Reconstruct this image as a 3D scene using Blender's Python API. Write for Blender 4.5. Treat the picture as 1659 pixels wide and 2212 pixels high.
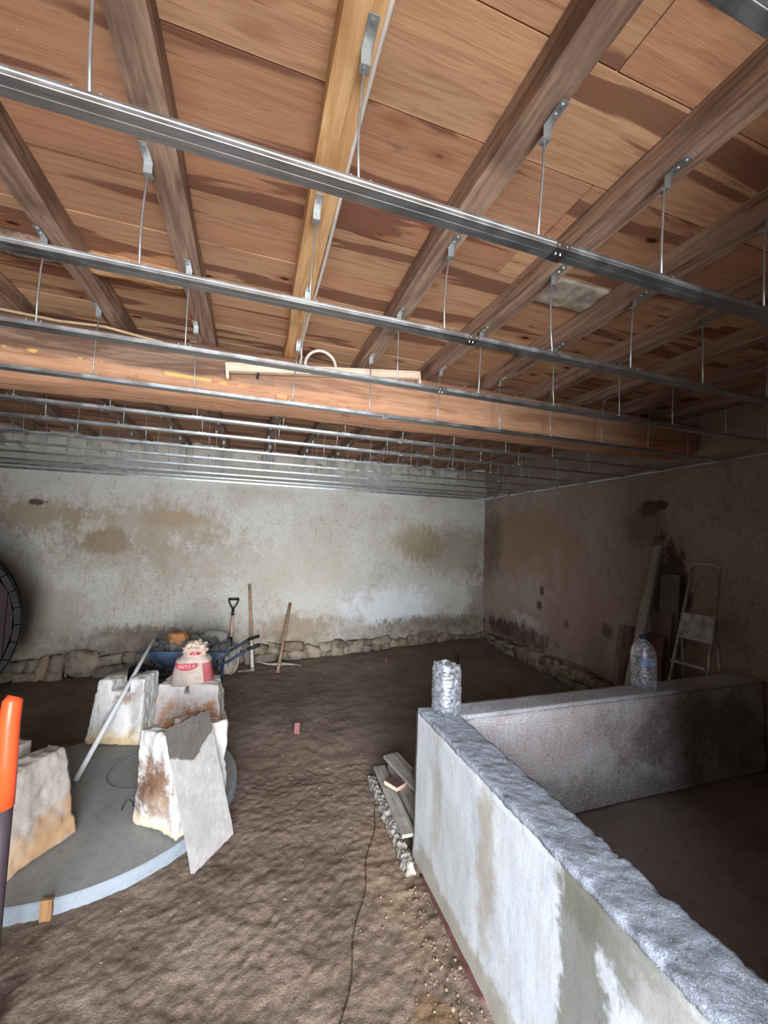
import bpy, bmesh, math, random
import numpy as np
from mathutils import Vector, Matrix, noise

random.seed(7)
SC = bpy.context.scene
COL = SC.collection
for _o in list(bpy.data.objects):
    bpy.data.objects.remove(_o, do_unlink=True)

# ------------------------------------------------------------------ camera
F_PX, IMG_W, IMG_H = 862.0, 1659.0, 2212.0
YAW, PITCH, ROLL = 0.3140932, 0.0712306, 0.0294983
EYE = Vector((0.0, 0.0, 1.77))
_fw = Vector((math.sin(YAW) * math.cos(PITCH), math.cos(YAW) * math.cos(PITCH), math.sin(PITCH)))
_rt = Vector((math.cos(YAW), -math.sin(YAW), 0))
_up = _rt.cross(_fw)
RT = _rt * math.cos(ROLL) + _up * math.sin(ROLL)
UP = -_rt * math.sin(ROLL) + _up * math.cos(ROLL)
cam_d = bpy.data.cameras.new('camera')
cam = bpy.data.objects.new('camera', cam_d)
COL.objects.link(cam)
cam_d.sensor_fit = 'HORIZONTAL'
cam_d.sensor_width = 36.0
cam_d.lens = 36.0 * F_PX / IMG_W
cam_d.clip_start = 0.02
M = Matrix((RT, UP, -_fw)).transposed().to_4x4()
M.translation = EYE
cam.matrix_world = M
SC.camera = cam

def in_view(p, m=60):
    d = Vector(p) - EYE
    z = d.dot(_fw)
    if z < .05:
        return False
    u = IMG_W / 2 + F_PX * d.dot(RT) / z
    v = IMG_H / 2 - F_PX * d.dot(UP) / z
    return -m < u < IMG_W + m and -m < v < IMG_H + m

# ------------------------------------------------------------------ world, light, exposure
W = bpy.data.worlds.new('world')
SC.world = W
W.use_nodes = True
W.node_tree.nodes['Background'].inputs[0].default_value = (0.72, 0.83, 1.0, 1)
W.node_tree.nodes['Background'].inputs[1].default_value = 0.35

def area(name, loc, target, sx, sy, power, col):
    d = bpy.data.lights.new(name, 'AREA')
    d.shape = 'RECTANGLE'
    d.size, d.size_y = sx, sy
    d.energy = power
    d.color = col
    o = bpy.data.objects.new(name, d)
    COL.objects.link(o)
    o.location = loc
    o.rotation_euler = (Vector(target) - Vector(loc)).to_track_quat('-Z', 'Y').to_euler()
    return o

# open sky seen through the doorway behind the camera, and the sunlit yard in front of it
area('sky_light', (-0.4, -4.2, 2.1), (0.3, 3.0, 1.2), 3.8, 3.4, 1380, (0.88, 0.94, 1.0))
area('yard_bounce', (0.2, -2.9, 0.06), (0.1, 0.3, 2.9), 1.3, 1.8, 330, (0.97, 0.98, 1.0))
VS = SC.view_settings
VS.view_transform = 'Standard'
VS.look = 'None'
VS.gamma = 1.0
VS.use_curve_mapping = False
VS.exposure = 0.38
SC.cycles.max_bounces = 8
SC.cycles.diffuse_bounces = 5
SC.cycles.sample_clamp_indirect = 6.0

# ------------------------------------------------------------------ material helpers
def C(r, g, b):
    def f(c):
        c /= 255.0
        return c / 12.92 if c <= .04045 else ((c + .055) / 1.055) ** 2.4
    return (f(r), f(g), f(b), 1)

class Mat:
    def __init__(s, name, rough=.85, metal=0, spec=.3):
        s.m = bpy.data.materials.new(name)
        s.m.use_nodes = True
        s.t = s.m.node_tree
        s.b = s.t.nodes['Principled BSDF']
        s.b.inputs['Roughness'].default_value = rough
        s.b.inputs['Metallic'].default_value = metal
        s.b.inputs['Specular IOR Level'].default_value = spec
        s.pos = s.t.nodes.new('ShaderNodeNewGeometry').outputs['Position']
        s.tc = s.t.nodes.new('ShaderNodeTexCoord')
        s.obj = s.tc.outputs['Object']
    def L(s, a, b):
        s.t.links.new(a, b)
    def put(s, sock, v):
        if isinstance(v, bpy.types.NodeSocket):
            s.L(v, sock)
        else:
            sock.default_value = v
    def rnd(s):
        n = s.t.nodes.new('ShaderNodeObjectInfo')
        return n.outputs['Random']
    def mapping(s, vec, scale=(1, 1, 1), loc=(0, 0, 0), rot=(0, 0, 0)):
        n = s.t.nodes.new('ShaderNodeMapping')
        s.L(vec, n.inputs[0])
        s.put(n.inputs['Location'], loc)
        s.put(n.inputs['Rotation'], rot)
        s.put(n.inputs['Scale'], scale)
        return n.outputs[0]
    def shift(s, vec, fac, k=37.0):
        m = s.math('MULTIPLY', fac, k)
        n = s.t.nodes.new('ShaderNodeVectorMath')
        n.operation = 'ADD'
        s.L(vec, n.inputs[0])
        s.L(m, n.inputs[1])
        return n.outputs[0]
    def noise(s, vec, scale=5, detail=4, rough=.55, dist=0):
        n = s.t.nodes.new('ShaderNodeTexNoise')
        s.L(vec, n.inputs['Vector'])
        n.inputs['Scale'].default_value = scale
        n.inputs['Detail'].default_value = detail
        n.inputs['Roughness'].default_value = rough
        n.inputs['Distortion'].default_value = dist
        return n.outputs[0]
    def voro(s, vec, scale=5, feature='F1', rnd=1.0):
        n = s.t.nodes.new('ShaderNodeTexVoronoi')
        n.feature = feature
        s.L(vec, n.inputs['Vector'])
        n.inputs['Scale'].default_value = scale
        n.inputs['Randomness'].default_value = rnd
        return n.outputs[0]
    def math(s, op, a, b=0.0, c=None, clamp=False):
        n = s.t.nodes.new('ShaderNodeMath')
        n.operation = op
        n.use_clamp = clamp
        s.put(n.inputs[0], a)
        s.put(n.inputs[1], b)
        if c is not None:
            s.put(n.inputs[2], c)
        return n.outputs[0]
    def ss(s, x, lo, hi, a=0.0, b=1.0):
        n = s.t.nodes.new('ShaderNodeMapRange')
        n.interpolation_type = 'SMOOTHSTEP'
        s.put(n.inputs[0], x)
        n.inputs[1].default_value = lo
        n.inputs[2].default_value = hi
        n.inputs[3].default_value = a
        n.inputs[4].default_value = b
        return n.outputs[0]
    def mix(s, f, a, b, mode='MIX'):
        n = s.t.nodes.new('ShaderNodeMix')
        n.data_type = 'RGBA'
        n.blend_type = mode
        s.put(n.inputs[0], f)
        s.put(n.inputs[6], a)
        s.put(n.inputs[7], b)
        return n.outputs[2]
    def ramp(s, f, stops):
        n = s.t.nodes.new('ShaderNodeValToRGB')
        e = n.color_ramp.elements
        while len(e) < len(stops):
            e.new(.5)
        for i, (p, c) in enumerate(stops):
            e[i].position = p
            e[i].color = c
        s.put(n.inputs[0], f)
        return n.outputs[0]
    def sep(s, vec):
        n = s.t.nodes.new('ShaderNodeSeparateXYZ')
        s.L(vec, n.inputs[0])
        return n.outputs
    def blob(s, c, r, edge=.35, warp=.5, wscale=4.0, vec=None, wn=None):
        """soft irregular patch: ellipsoid around c with radii r (0 = ignore that axis)"""
        vec = vec or s.pos
        xyz = s.sep(vec)
        tot = None
        for k in range(3):
            if not r[k]:
                continue
            d = s.math('DIVIDE', s.math('SUBTRACT', xyz[k], c[k]), r[k])
            d = s.math('MULTIPLY', d, d)
            tot = d if tot is None else s.math('ADD', tot, d)
        d = s.math('SQRT', tot)
        wn = wn or s.noise(vec, wscale, 5, .65)
        d = s.math('ADD', d, s.math('MULTIPLY', s.math('SUBTRACT', wn, .5), warp * 8))
        return s.ss(d, 1 - edge, 1 + edge, 1, 0)
    def bump(s, h, strength=.5, dist=.01, prev=None):
        n = s.t.nodes.new('ShaderNodeBump')
        n.inputs['Strength'].default_value = strength
        n.inputs['Distance'].default_value = dist
        s.L(h, n.inputs['Height'])
        if prev is not None:
            s.L(prev, n.inputs['Normal'])
        s.L(n.outputs[0], s.b.inputs['Normal'])
        return n.outputs[0]
    def col(s, c):
        s.put(s.b.inputs['Base Color'], c)
        return s
    def rough(s, v):
        s.put(s.b.inputs['Roughness'], v)
        return s

def plain(name, c, rough=.6, metal=0, var=.12, scale=12, bump=.15, spec=.3):
    m = Mat(name, rough, metal, spec)
    n = m.noise(m.obj, scale, 5, .6)
    dark = tuple(x * (1 - var * 1.6) for x in c[:3]) + (1,)
    lite = tuple(min(1, x * (1 + var)) for x in c[:3]) + (1,)
    m.col(m.ramp(n, [(.3, dark), (.7, lite)]))
    if bump:
        m.bump(m.noise(m.obj, scale * 5, 4), bump, .003)
    return m.m

# ------------------------------------------------------------------ mesh helpers
def link(name, me, mat=None, parent=None, smooth=False):
    if isinstance(me, bmesh.types.BMesh):
        b = me
        me = bpy.data.meshes.new(name)
        b.normal_update()
        b.to_mesh(me)
        b.free()
    if mat:
        me.materials.append(mat)
    if smooth:
        me.polygons.foreach_set('use_smooth', [True] * len(me.polygons))
    o = bpy.data.objects.new(name, me)
    COL.objects.link(o)
    if parent:
        o.parent = parent
        o.matrix_parent_inverse = parent.matrix_world.inverted() if False else Matrix()
    return o

def tag(o, label=None, cat=None, group=None, kind=None):
    if label: o['label'] = label
    if cat: o['category'] = cat
    if group: o['group'] = group
    if kind: o['kind'] = kind
    return o

def empty(name, loc=(0, 0, 0), rot=(0, 0, 0), parent=None):
    o = bpy.data.objects.new(name, None)
    o.empty_display_size = .1
    COL.objects.link(o)
    o.location = loc
    o.rotation_euler = rot
    if parent: o.parent = parent
    return o

def box(bm, lo, hi, bev=0, rot=None):
    c = [(a + b) / 2 for a, b in zip(lo, hi)]
    d = [b - a for a, b in zip(lo, hi)]
    g = bmesh.ops.create_cube(bm, size=1)['verts']
    bmesh.ops.scale(bm, vec=d, verts=g)
    if bev:
        es = list({e for v in g for e in v.link_edges})
        r = bmesh.ops.bevel(bm, geom=es, offset=bev, segments=2, affect='EDGES')
        g = list({v for f in r['faces'] for v in f.verts} | {v for v in g if v.is_valid})
    if rot is not None:
        bmesh.ops.rotate(bm, verts=g, matrix=rot)
    bmesh.ops.translate(bm, verts=g, vec=c)
    return g

def tube(bm, pts, r, seg=8, caps=True):
    pts = [Vector(p) for p in pts]
    n = len(pts)
    rs = r if isinstance(r, (list, tuple)) else [r] * n
    rings = []
    prev = None
    for i, p in enumerate(pts):
        t = (pts[min(i + 1, n - 1)] - pts[max(i - 1, 0)]).normalized()
        if prev is None:
            a = Vector((0, 0, 1)) if abs(t.z) < .9 else Vector((1, 0, 0))
            u = t.cross(a).normalized()
        else:
            u = (prev - t * prev.dot(t)).normalized()
        prev = u
        v = t.cross(u)
        rings.append([bm.verts.new(p + (u * math.cos(k * 2 * math.pi / seg) + v * math.sin(k * 2 * math.pi / seg)) * rs[i]) for k in range(seg)])
    for i in range(n - 1):
        for k in range(seg):
            bm.faces.new((rings[i][k], rings[i][(k + 1) % seg], rings[i + 1][(k + 1) % seg], rings[i + 1][k]))
    if caps:
        bm.faces.new(rings[0][::-1])
        bm.faces.new(rings[-1])
    return rings

def B():
    return bmesh.new()

def fbm(p, H=.9, oct=4):
    return noise.fractal(p, H, 2.0, oct)

def hexa(c8, n, cell=None, upos=None, amp=0, freq=6, amp2=0, freq2=25, smooth=0, seed=0, wpos=None):
    """block with 8 corners (bottom FL FR BR BL, top FL FR BR BL); n cells per axis;
    cell(i,j,k) -> bool keeps a cell; upos/wpos: node positions along u / w"""
    nu, nv, nw = n
    us = upos or [i / nu for i in range(nu + 1)]
    ws = wpos or [i / nw for i in range(nw + 1)]
    nu, nw = len(us) - 1, len(ws) - 1
    c = [Vector(p) for p in c8]
    bm = B()
    vs = {}
    def V(i, j, k):
        if (i, j, k) not in vs:
            u, v, w = us[i], j / nv, ws[k]
            b = (c[0] * (1 - u) + c[1] * u) * (1 - v) + (c[3] * (1 - u) + c[2] * u) * v
            t = (c[4] * (1 - u) + c[5] * u) * (1 - v) + (c[7] * (1 - u) + c[6] * u) * v
            vs[(i, j, k)] = bm.verts.new(b * (1 - w) + t * w)
        return vs[(i, j, k)]
    keep = cell or (lambda i, j, k: True)
    def K(i, j, k):
        return 0 <= i < nu and 0 <= j < nv and 0 <= k < nw and keep(i, j, k)
    for i in range(nu):
        for j in range(nv):
            for k in range(nw):
                if not K(i, j, k):
                    continue
                if not K(i - 1, j, k): bm.faces.new((V(i, j, k), V(i, j, k + 1), V(i, j + 1, k + 1), V(i, j + 1, k)))
                if not K(i + 1, j, k): bm.faces.new((V(i + 1, j, k), V(i + 1, j + 1, k), V(i + 1, j + 1, k + 1), V(i + 1, j, k + 1)))
                if not K(i, j - 1, k): bm.faces.new((V(i, j, k), V(i + 1, j, k), V(i + 1, j, k + 1), V(i, j, k + 1)))
                if not K(i, j + 1, k): bm.faces.new((V(i, j + 1, k), V(i, j + 1, k + 1), V(i + 1, j + 1, k + 1), V(i + 1, j + 1, k)))
                if not K(i, j, k - 1): bm.faces.new((V(i, j, k), V(i, j + 1, k), V(i + 1, j + 1, k), V(i + 1, j, k)))
                if not K(i, j, k + 1): bm.faces.new((V(i, j, k + 1), V(i + 1, j, k + 1), V(i + 1, j + 1, k + 1), V(i, j + 1, k + 1)))
    for _ in range(smooth):
        bmesh.ops.smooth_vert(bm, verts=bm.verts[:], factor=.5, use_axis_x=True, use_axis_y=True, use_axis_z=True)
    if amp or amp2:
        off = Vector((seed * 3.1, seed * 1.7, seed * 5.3))
        bm.normal_update()
        for v in bm.verts:
            p = v.co + off
            d = v.normal * (amp * fbm(p * freq) + amp2 * fbm(p * freq2, .6, 3))
            v.co += d
    return bm

def boxc(lo, hi):
    x0, y0, z0 = lo
    x1, y1, z1 = hi
    return [(x0, y0, z0), (x1, y0, z0), (x1, y1, z0), (x0, y1, z0), (x0, y0, z1), (x1, y0, z1), (x1, y1, z1), (x0, y1, z1)]

def rock_bm(rx, ry, rz, seed, sub=2, rough=.25, flat=.0):
    bm = B()
    bmesh.ops.create_cube(bm, size=2)
    bmesh.ops.subdivide_edges(bm, edges=bm.edges[:], cuts=sub + 1, use_grid_fill=True)
    rnd = random.Random(seed)
    o = Vector((rnd.uniform(0, 90), rnd.uniform(0, 90), rnd.uniform(0, 90)))
    for v in bm.verts:
        p = v.co.copy()
        s = p.normalized()
        p = p * .55 + s * .6
        p *= 1 + rough * noise.noise(s * 1.3 + o) + rough * .35 * noise.noise(s * 4 + o)
        v.co = Vector((p.x * rx, p.y * ry, p.z * rz))
    return bm

# ------------------------------------------------------------------ materials
def mat_plaster(name, pale, tan, dark, blobs, damp_z=.55, corner_dark=None, rough_top=None, vert='x'):
    m = Mat(name, .92, 0, .15)
    p = m.pos
    n1 = m.noise(p, 1.1, 6, .6)
    n2 = m.noise(p, 6, 8, .7)
    n3 = m.noise(m.mapping(p, (3, 3, 1.1)), 7, 6, .72)
    c = m.mix(m.ss(n1, .38, .66), pale, m.mix(.45, pale, tan))
    # worn scratches where the wash has come off
    c = m.mix(m.math('MULTIPLY', m.ss(n3, .56, .63), m.ss(n1, .42, .6)), c, tan)
    c = m.mix(m.math('MULTIPLY', m.ss(n2, .6, .68), .5), c, m.mix(.4, tan, dark))
    fine = m.noise(p, 38, 5, .7)
    c = m.mix(m.math('MULTIPLY', m.ss(fine, .36, .7), .34), c, m.mix(.5, tan, dark))
    scr = m.noise(m.mapping(p, (5, 5, 14)), 5, 6, .75, 1.5)
    c = m.mix(m.math('MULTIPLY', m.ss(scr, .58, .64), .4), c, m.mix(.3, tan, dark))
    mot = m.noise(p, 13, 7, .75)
    c = m.mix(m.math('MULTIPLY', m.ss(mot, .5, .66), .4), c, tan)
    wn = m.noise(m.mapping(p, (1.25, 1.25, .8)), 4.2, 11, .86)
    for (cc, rr, colr, strength, edge, warp) in blobs:
        f = m.math('MULTIPLY', m.blob(cc, rr, edge, warp, wn=wn), strength)
        c = m.mix(f, c, colr)
    xyz = m.sep(p)
    zz = m.math('ADD', xyz[2], m.math('MULTIPLY', m.math('SUBTRACT', m.noise(p, 2.2, 6, .65), .5), -1.1))
    c = m.mix(m.ss(zz, damp_z - .12, damp_z + .2, .78, 0), c, m.mix(m.ss(n2, .4, .6), m.mix(.5, tan, dark), tan))
    vx = m.voro(p, 9)
    pits = m.math('MULTIPLY', m.ss(vx, .0, .09, 1, 0), m.ss(n2, .52, .6))
    c = m.mix(pits, c, dark)
    m.col(c)
    h = m.math('ADD', m.math('MULTIPLY', n3, .6), m.math('ADD', m.math('MULTIPLY', fine, .5), m.math('MULTIPLY', pits, -1.2)))
    m.bump(h, .55, .012)
    return m.m

PALE, TAN, DRK = C(196, 194, 188), C(160, 138, 112), C(78, 62, 52)
WHT = C(226, 226, 226)
M_BACK = mat_plaster('back_wall_plaster', PALE, C(160, 149, 132), DRK, [
    ((-1.78, 6, 1.66), (.26, 0, .16), C(134, 108, 76), .95, .25, .35),
    ((-1.05, 6, 1.98), (.34, 0, .10), C(168, 140, 108), .7, .35, .5),
    ((-1.3, 6, 1.82), (.9, 0, .35), C(152, 134, 112), .6, .5, .9),
    ((-2.55, 6, 1.95), (.5, 0, .22), C(146, 128, 104), .75, .4, .7),
    ((-1.0, 6, 1.45), (1.3, 0, .3), C(152, 138, 120), .5, .5, .9),
    ((2.55, 6, 1.75), (.42, 0, .30), C(150, 134, 108), .75, .35, .45),
    ((3.3, 6, 1.62), (.75, 0, .42), C(122, 104, 78), .6, .5, .4),
    ((.55, 6, 1.35), (.7, 0, .3), C(184, 172, 154), .5, .5, .8),
    ((1.35, 6, .32), (.34, 0, .2), WHT, .9, .25, .5),
    ((2.1, 6, .62), (.75, 0, .38), C(222, 224, 228), .75, .45, .5),
    ((-2.33, 6, .3), (.17, 0, .15), C(196, 196, 192), .9, .25, .5),
    ((-1.72, 6, .36), (.2, 0, .1), C(200, 200, 204), .9, .25, .4),
    ((-1.3, 6, .35), (.75, 0, .18), C(104, 84, 72), .8, .4, .6),
    ((.75, 6, .45), (.6, 0, .22), C(142, 122, 98), .8, .4, .6),
    ((2.9, 6, .42), (1.0, 0, .16), C(88, 74, 64), .85, .35, .6),
    ((3.7, 6, .6), (.22, 0, .8), C(96, 82, 70), .55, .5, .6),
    ((-2.4, 6, .75), (.5, 0, .35), C(150, 136, 118), .6, .5, .5),
    ((-.6, 6, 2.75), (5, 0, .27), C(198, 198, 192), .5, .2, .2),
    ((-2.55, 6, 2.12), (.09, 0, .04), C(70, 55, 45), .9, .3, .4),
], damp_z=.42)
M_RIGHT = mat_plaster('right_wall_plaster', C(176, 158, 148), C(146, 124, 108), C(58, 44, 40), [
    ((3.77, 5.0, 1.85), (0, 1.1, .5), C(142, 116, 80), .55, .6, .5),
    ((3.77, 5.8, 1.7), (0, .3, .6), C(96, 80, 66), .6, .6, .5),
    ((3.77, 2.98, 2.17), (0, .10, .07), C(88, 66, 46), .95, .25, .5),
    ((3.77, 2.85, 2.2), (0, .06, .05), C(84, 62, 48), .95, .25, .5),
    ((3.77, 3.05, 1.98), (0, .22, .2), C(122, 98, 78), .6, .4, .5),
    ((3.77, 2.8, 1.35), (0, .19, .5), C(70, 54, 50), .85, .2, .45),
    ((3.77, 4.6, .95), (0, .05, .08), C(70, 52, 46), .9, .3, .5),
    ((3.77, 4.55, 1.15), (0, .04, .06), C(80, 58, 50), .9, .3, .5),
    ((3.77, 4.1, .8), (0, .05, .06), C(76, 56, 50), .9, .3, .5),
    ((3.77, 3.5, .85), (0, .07, .08), C(74, 54, 48), .9, .3, .5),
    ((3.77, 3.9, .9), (0, .6, .5), C(140, 112, 90), .5, .6, .4),
    ((3.77, 1.5, 1.0), (0, .5, .3), C(138, 112, 100), .6, .5, .6),
    ((3.77, 4.9, .62), (0, .35, .14), C(186, 182, 180), .7, .4, .7),
    ((3.77, 5.3, .45), (0, .8, .16), C(66, 52, 48), .9, .35, .6),
    ((3.77, 2.0, 2.9), (0, 5, .3), C(176, 166, 160), .4, .2, .2),
], damp_z=.36)
M_PLAIN_WALL = plain('shadow_wall_plaster', C(168, 158, 146), .95)
M_MORTAR = plain('lime_mortar', C(150, 132, 112), .95, 0, .3, 9, .8)

def mat_stone(name, base, rust=None, stains=(), coord='pos'):
    m = Mat(name, .85, 0, .2)
    p = m.pos
    n1 = m.noise(p, 4, 6, .62)
    n2 = m.noise(p, 26, 6, .7)
    c = m.mix(m.ss(n1, .35, .7), base, tuple(x * .78 for x in base[:3]) + (1,))
    c = m.mix(m.math('MULTIPLY', m.ss(n2, .52, .72), .35), c, C(120, 104, 88))
    wn = m.noise(p, 13, 6, .72)
    for cc, rr, colr, st in stains:
        c = m.mix(m.math('MULTIPLY', m.blob(cc, rr, .5, .5, wn=wn), st), c, colr)
    m.col(c)
    m.bump(m.math('ADD', m.math('MULTIPLY', n1, .6), m.math('MULTIPLY', n2, .45)), .8, .012)
    return m.m

def mat_rubble():
    m = Mat('rubble_stone', .9, 0, .2)
    r = m.rnd()
    p = m.shift(m.obj, r)
    n1 = m.noise(p, 7, 6, .6)
    n2 = m.noise(p, 40, 5, .7)
    base = m.ramp(r, [(0, C(132, 120, 106)), (.35, C(158, 145, 126)), (.6, C(118, 108, 100)), (.8, C(144, 122, 98)), (1, C(162, 152, 138))])
    c = m.mix(m.ss(n1, .4, .68), base, C(96, 82, 70))
    c = m.mix(m.math('MULTIPLY', m.ss(n2, .55, .7), .4), c, C(190, 180, 165))
    m.col(c)
    m.bump(m.math('ADD', n1, m.math('MULTIPLY', n2, .4)), .7, .01)
    return m.m
M_RUBBLE = mat_rubble()

def mat_infill():
    m = Mat('whitewashed_infill', .92, 0, .15)
    r = m.rnd()
    p = m.shift(m.obj, r)
    n1 = m.noise(p, 6, 6, .65)
    n2 = m.noise(p, 30, 5, .7)
    c = m.mix(m.ss(n1, .5, .68), C(214, 210, 202), C(150, 140, 126))
    m.col(c)
    m.bump(m.math('ADD', n1, m.math('MULTIPLY', n2, .5)), .7, .01)
    return m.m
M_INFILL = mat_infill()

def mat_soil():
    m = Mat('soil_shaded_far', .93, 0, .2)
    p = m.pos
    n0 = m.noise(p, .55, 4, .5)
    n1 = m.noise(p, 3.5, 8, .65)
    n2 = m.noise(p, 24, 7, .7)
    n3 = m.noise(p, 110, 4, .7)
    c = m.ramp(n1, [(.3, C(112, 96, 84)), (.5, C(142, 124, 110)), (.7, C(164, 146, 131))])
    c = m.mix(m.ss(n0, .4, .6), c, m.mix(.45, c, C(96, 76, 62)))
    xyz = m.sep(p)
    # dimmer light at the far end, painted into the soil as darker brown
    c = m.mix(m.ss(m.math('ADD', xyz[1], m.math('MULTIPLY', n1, 1.6)), 3.6, 5.4, 0, .45), c, C(82, 68, 58))
    c = m.mix(m.math('MULTIPLY', m.ss(n3, .44, .66), .45), c, C(84, 70, 60))
    c = m.mix(m.math('MULTIPLY', m.blob((.78, 2.1, 0), (.14, .45, 0), .4, .5), .35), c, C(166, 142, 112))
    c = m.mix(m.math('MULTIPLY', m.blob((.72, 1.45, 0), (.09, .12, 0), .3, .5), .6), c, C(112, 82, 48))
    v = m.voro(p, 46)
    vmask = m.math('MULTIPLY', m.ss(v, .05, .11, 1, 0), m.ss(m.noise(p, 8, 3), .5, .62))
    c = m.mix(vmask, c, C(214, 206, 192))
    m.col(c)
    nb = m.bump(n1, .5, .02)
    nb = m.bump(n2, .95, .016, nb)
    m.bump(n3, .7, .005, nb)
    return m.m
M_SOIL = mat_soil()

def mat_plank():
    m = Mat('roof_plank_pine', .72, 0, .25)
    r = m.rnd()
    p = m.shift(m.obj, r)
    g = m.noise(m.mapping(p, (1.1, 17, 6)), 3.2, 7, .62, .6)
    g2 = m.noise(m.mapping(p, (2, 60, 20)), 4, 4, .6)
    base = m.ramp(r, [(0, C(186, 146, 114)), (.3, C(200, 156, 122)), (.55, C(178, 134, 104)), (.8, C(206, 166, 130)), (1, C(170, 124, 96))])
    c = m.mix(m.math('MULTIPLY', m.ss(g, .4, .7), .5), base, C(146, 98, 70))
    h = m.noise(m.mapping(p, (.62, 5.2, 1)), 1.5, 4, .5, .5)
    heart = m.ss(h, .545, .585)
    c = m.mix(m.math('MULTIPLY', heart, .85), c, m.mix(g, C(96, 62, 52), C(134, 88, 70)))
    st = m.noise(m.mapping(p, (1.2, 2.2, 1)), 2.3, 7, .75)
    c = m.mix(m.math('MULTIPLY', m.ss(st, .6, .75), .55), c, C(96, 66, 48))
    v = m.voro(m.mapping(p, (2.0, 4.6, 1)), 1.5)
    knot = m.ss(v, .055, .10, 1, 0)
    halo = m.ss(v, .06, .26, .6, 0)
    c = m.mix(halo, c, C(140, 84, 56))
    c = m.mix(knot, c, C(58, 30, 22))
    sp = m.voro(p, 26)
    c = m.mix(m.math('MULTIPLY', m.ss(sp, .03, .07, .8, 0), m.ss(m.noise(p, 5, 2), .55, .6)), c, C(225, 205, 180))
    c = m.mix(m.math('MULTIPLY', m.ss(g2, .45, .7), .14), c, C(120, 78, 52))
    m.col(c)
    m.bump(m.math('ADD', g, m.math('MULTIPLY', g2, .5)), .35, .004)
    return m.m
M_PLANK = mat_plank()

def mat_timber(name, a, b, d, axis='y', scale=1.0):
    m = Mat(name, .8, 0, .2)
    r = m.rnd()
    p = m.shift(m.obj, r)
    sc = (14, .9, 14) if axis == 'y' else ((.9, 14, 14) if axis == 'x' else (14, 14, .9))
    g = m.noise(m.mapping(p, sc), 2.6 * scale, 8, .66, .8)
    big = m.noise(p, 2.3, 5, .6)
    fine = m.noise(m.mapping(p, tuple(x * 3 for x in sc)), 4 * scale, 4, .6)
    c = m.ramp(g, [(.3, d), (.45, b), (.62, a), (.8, b)])
    c = m.mix(m.math('MULTIPLY', m.ss(big, .5, .66), .55), c, d)
    c = m.mix(m.math('MULTIPLY', m.ss(fine, .5, .75), .3), c, d)
    m.col(c)
    m.bump(m.math('ADD', g, m.math('MULTIPLY', fine, .6)), .7, .006)
    return m.m
M_RAFTER = mat_timber('weathered_rafter', C(178, 150, 130), C(144, 117, 100), C(90, 67, 56))
M_RAFTER_Y = mat_timber('yellow_pine_rafter', C(226, 184, 134), C(206, 160, 112), C(176, 124, 78))
M_BLOCKING = mat_timber('pale_blocking', C(226, 186, 140), C(208, 160, 114), C(166, 118, 84), 'x')
M_GREYWOOD = mat_timber('cement_dusted_board', C(176, 172, 164), C(150, 146, 138), C(112, 106, 98))
M_DARKBOARD = mat_timber('dark_old_board', C(120, 96, 84), C(92, 70, 62), C(56, 42, 38), 'z')

def mat_beam():
    m = Mat('main_beam_wood', .78, 0, .22)
    p = m.pos
    g = m.noise(m.mapping(p, (.9, 12, 13)), 2.6, 8, .65, .7)
    big = m.noise(p, 1.6, 6, .62)
    c = m.ramp(g, [(.3, C(158, 112, 84)), (.5, C(192, 144, 112)), (.75, C(208, 164, 130))])
    xyz = m.sep(p)
    # grey weathered upper band on the left part
    up = m.ss(m.math('ADD', xyz[2], m.math('MULTIPLY', m.math('SUBTRACT', big, .5), .22)), 2.67, 2.72)
    lf = m.ss(m.math('ADD', xyz[0], m.math('MULTIPLY', big, .8)), -.1, 1.4, .85, .25)
    c = m.mix(m.math('MULTIPLY', up, lf), c, m.mix(m.ss(g, .4, .6), C(92, 74, 64), C(138, 116, 100)))
    # flaked yellow edge
    fl = m.math('MULTIPLY', m.ss(m.math('ABSOLUTE', m.math('SUBTRACT', m.math('ADD', xyz[2], m.math('MULTIPLY', xyz[0], .03)), 2.665)), .004, .014, 1, 0), m.ss(m.noise(p, 7, 3), .5, .55))
    c = m.mix(m.math('MULTIPLY', fl, m.ss(xyz[0], -.3, 0, 1, 0)), c, C(228, 182, 108))
    c = m.mix(m.math('MULTIPLY', m.ss(m.noise(p, 5, 6, .7), .6, .68), .4), c, C(116, 72, 48))
    m.col(c)
    m.bump(g, .7, .008)
    return m.m
M_BEAM = mat_beam()

def mat_galv():
    m = Mat('galvanised_steel', .36, 1.0, .5)
    p = m.pos
    n = m.noise(m.mapping(p, (2, 30, 30)), 3, 4)
    m.col(m.ramp(n, [(.3, C(176, 182, 186)), (.7, C(214, 218, 220))]))
    m.rough(m.ss(m.noise(p, 14, 4), .3, .7, .30, .42))
    return m.m
M_GALV = mat_galv()
M_ROD = plain('zinc_rod', C(184, 188, 188), .4, .8, .1, 30, 0)
M_BOLT = plain('dark_bolt', C(60, 58, 58), .5, .6, .1, 30, 0)

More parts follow.
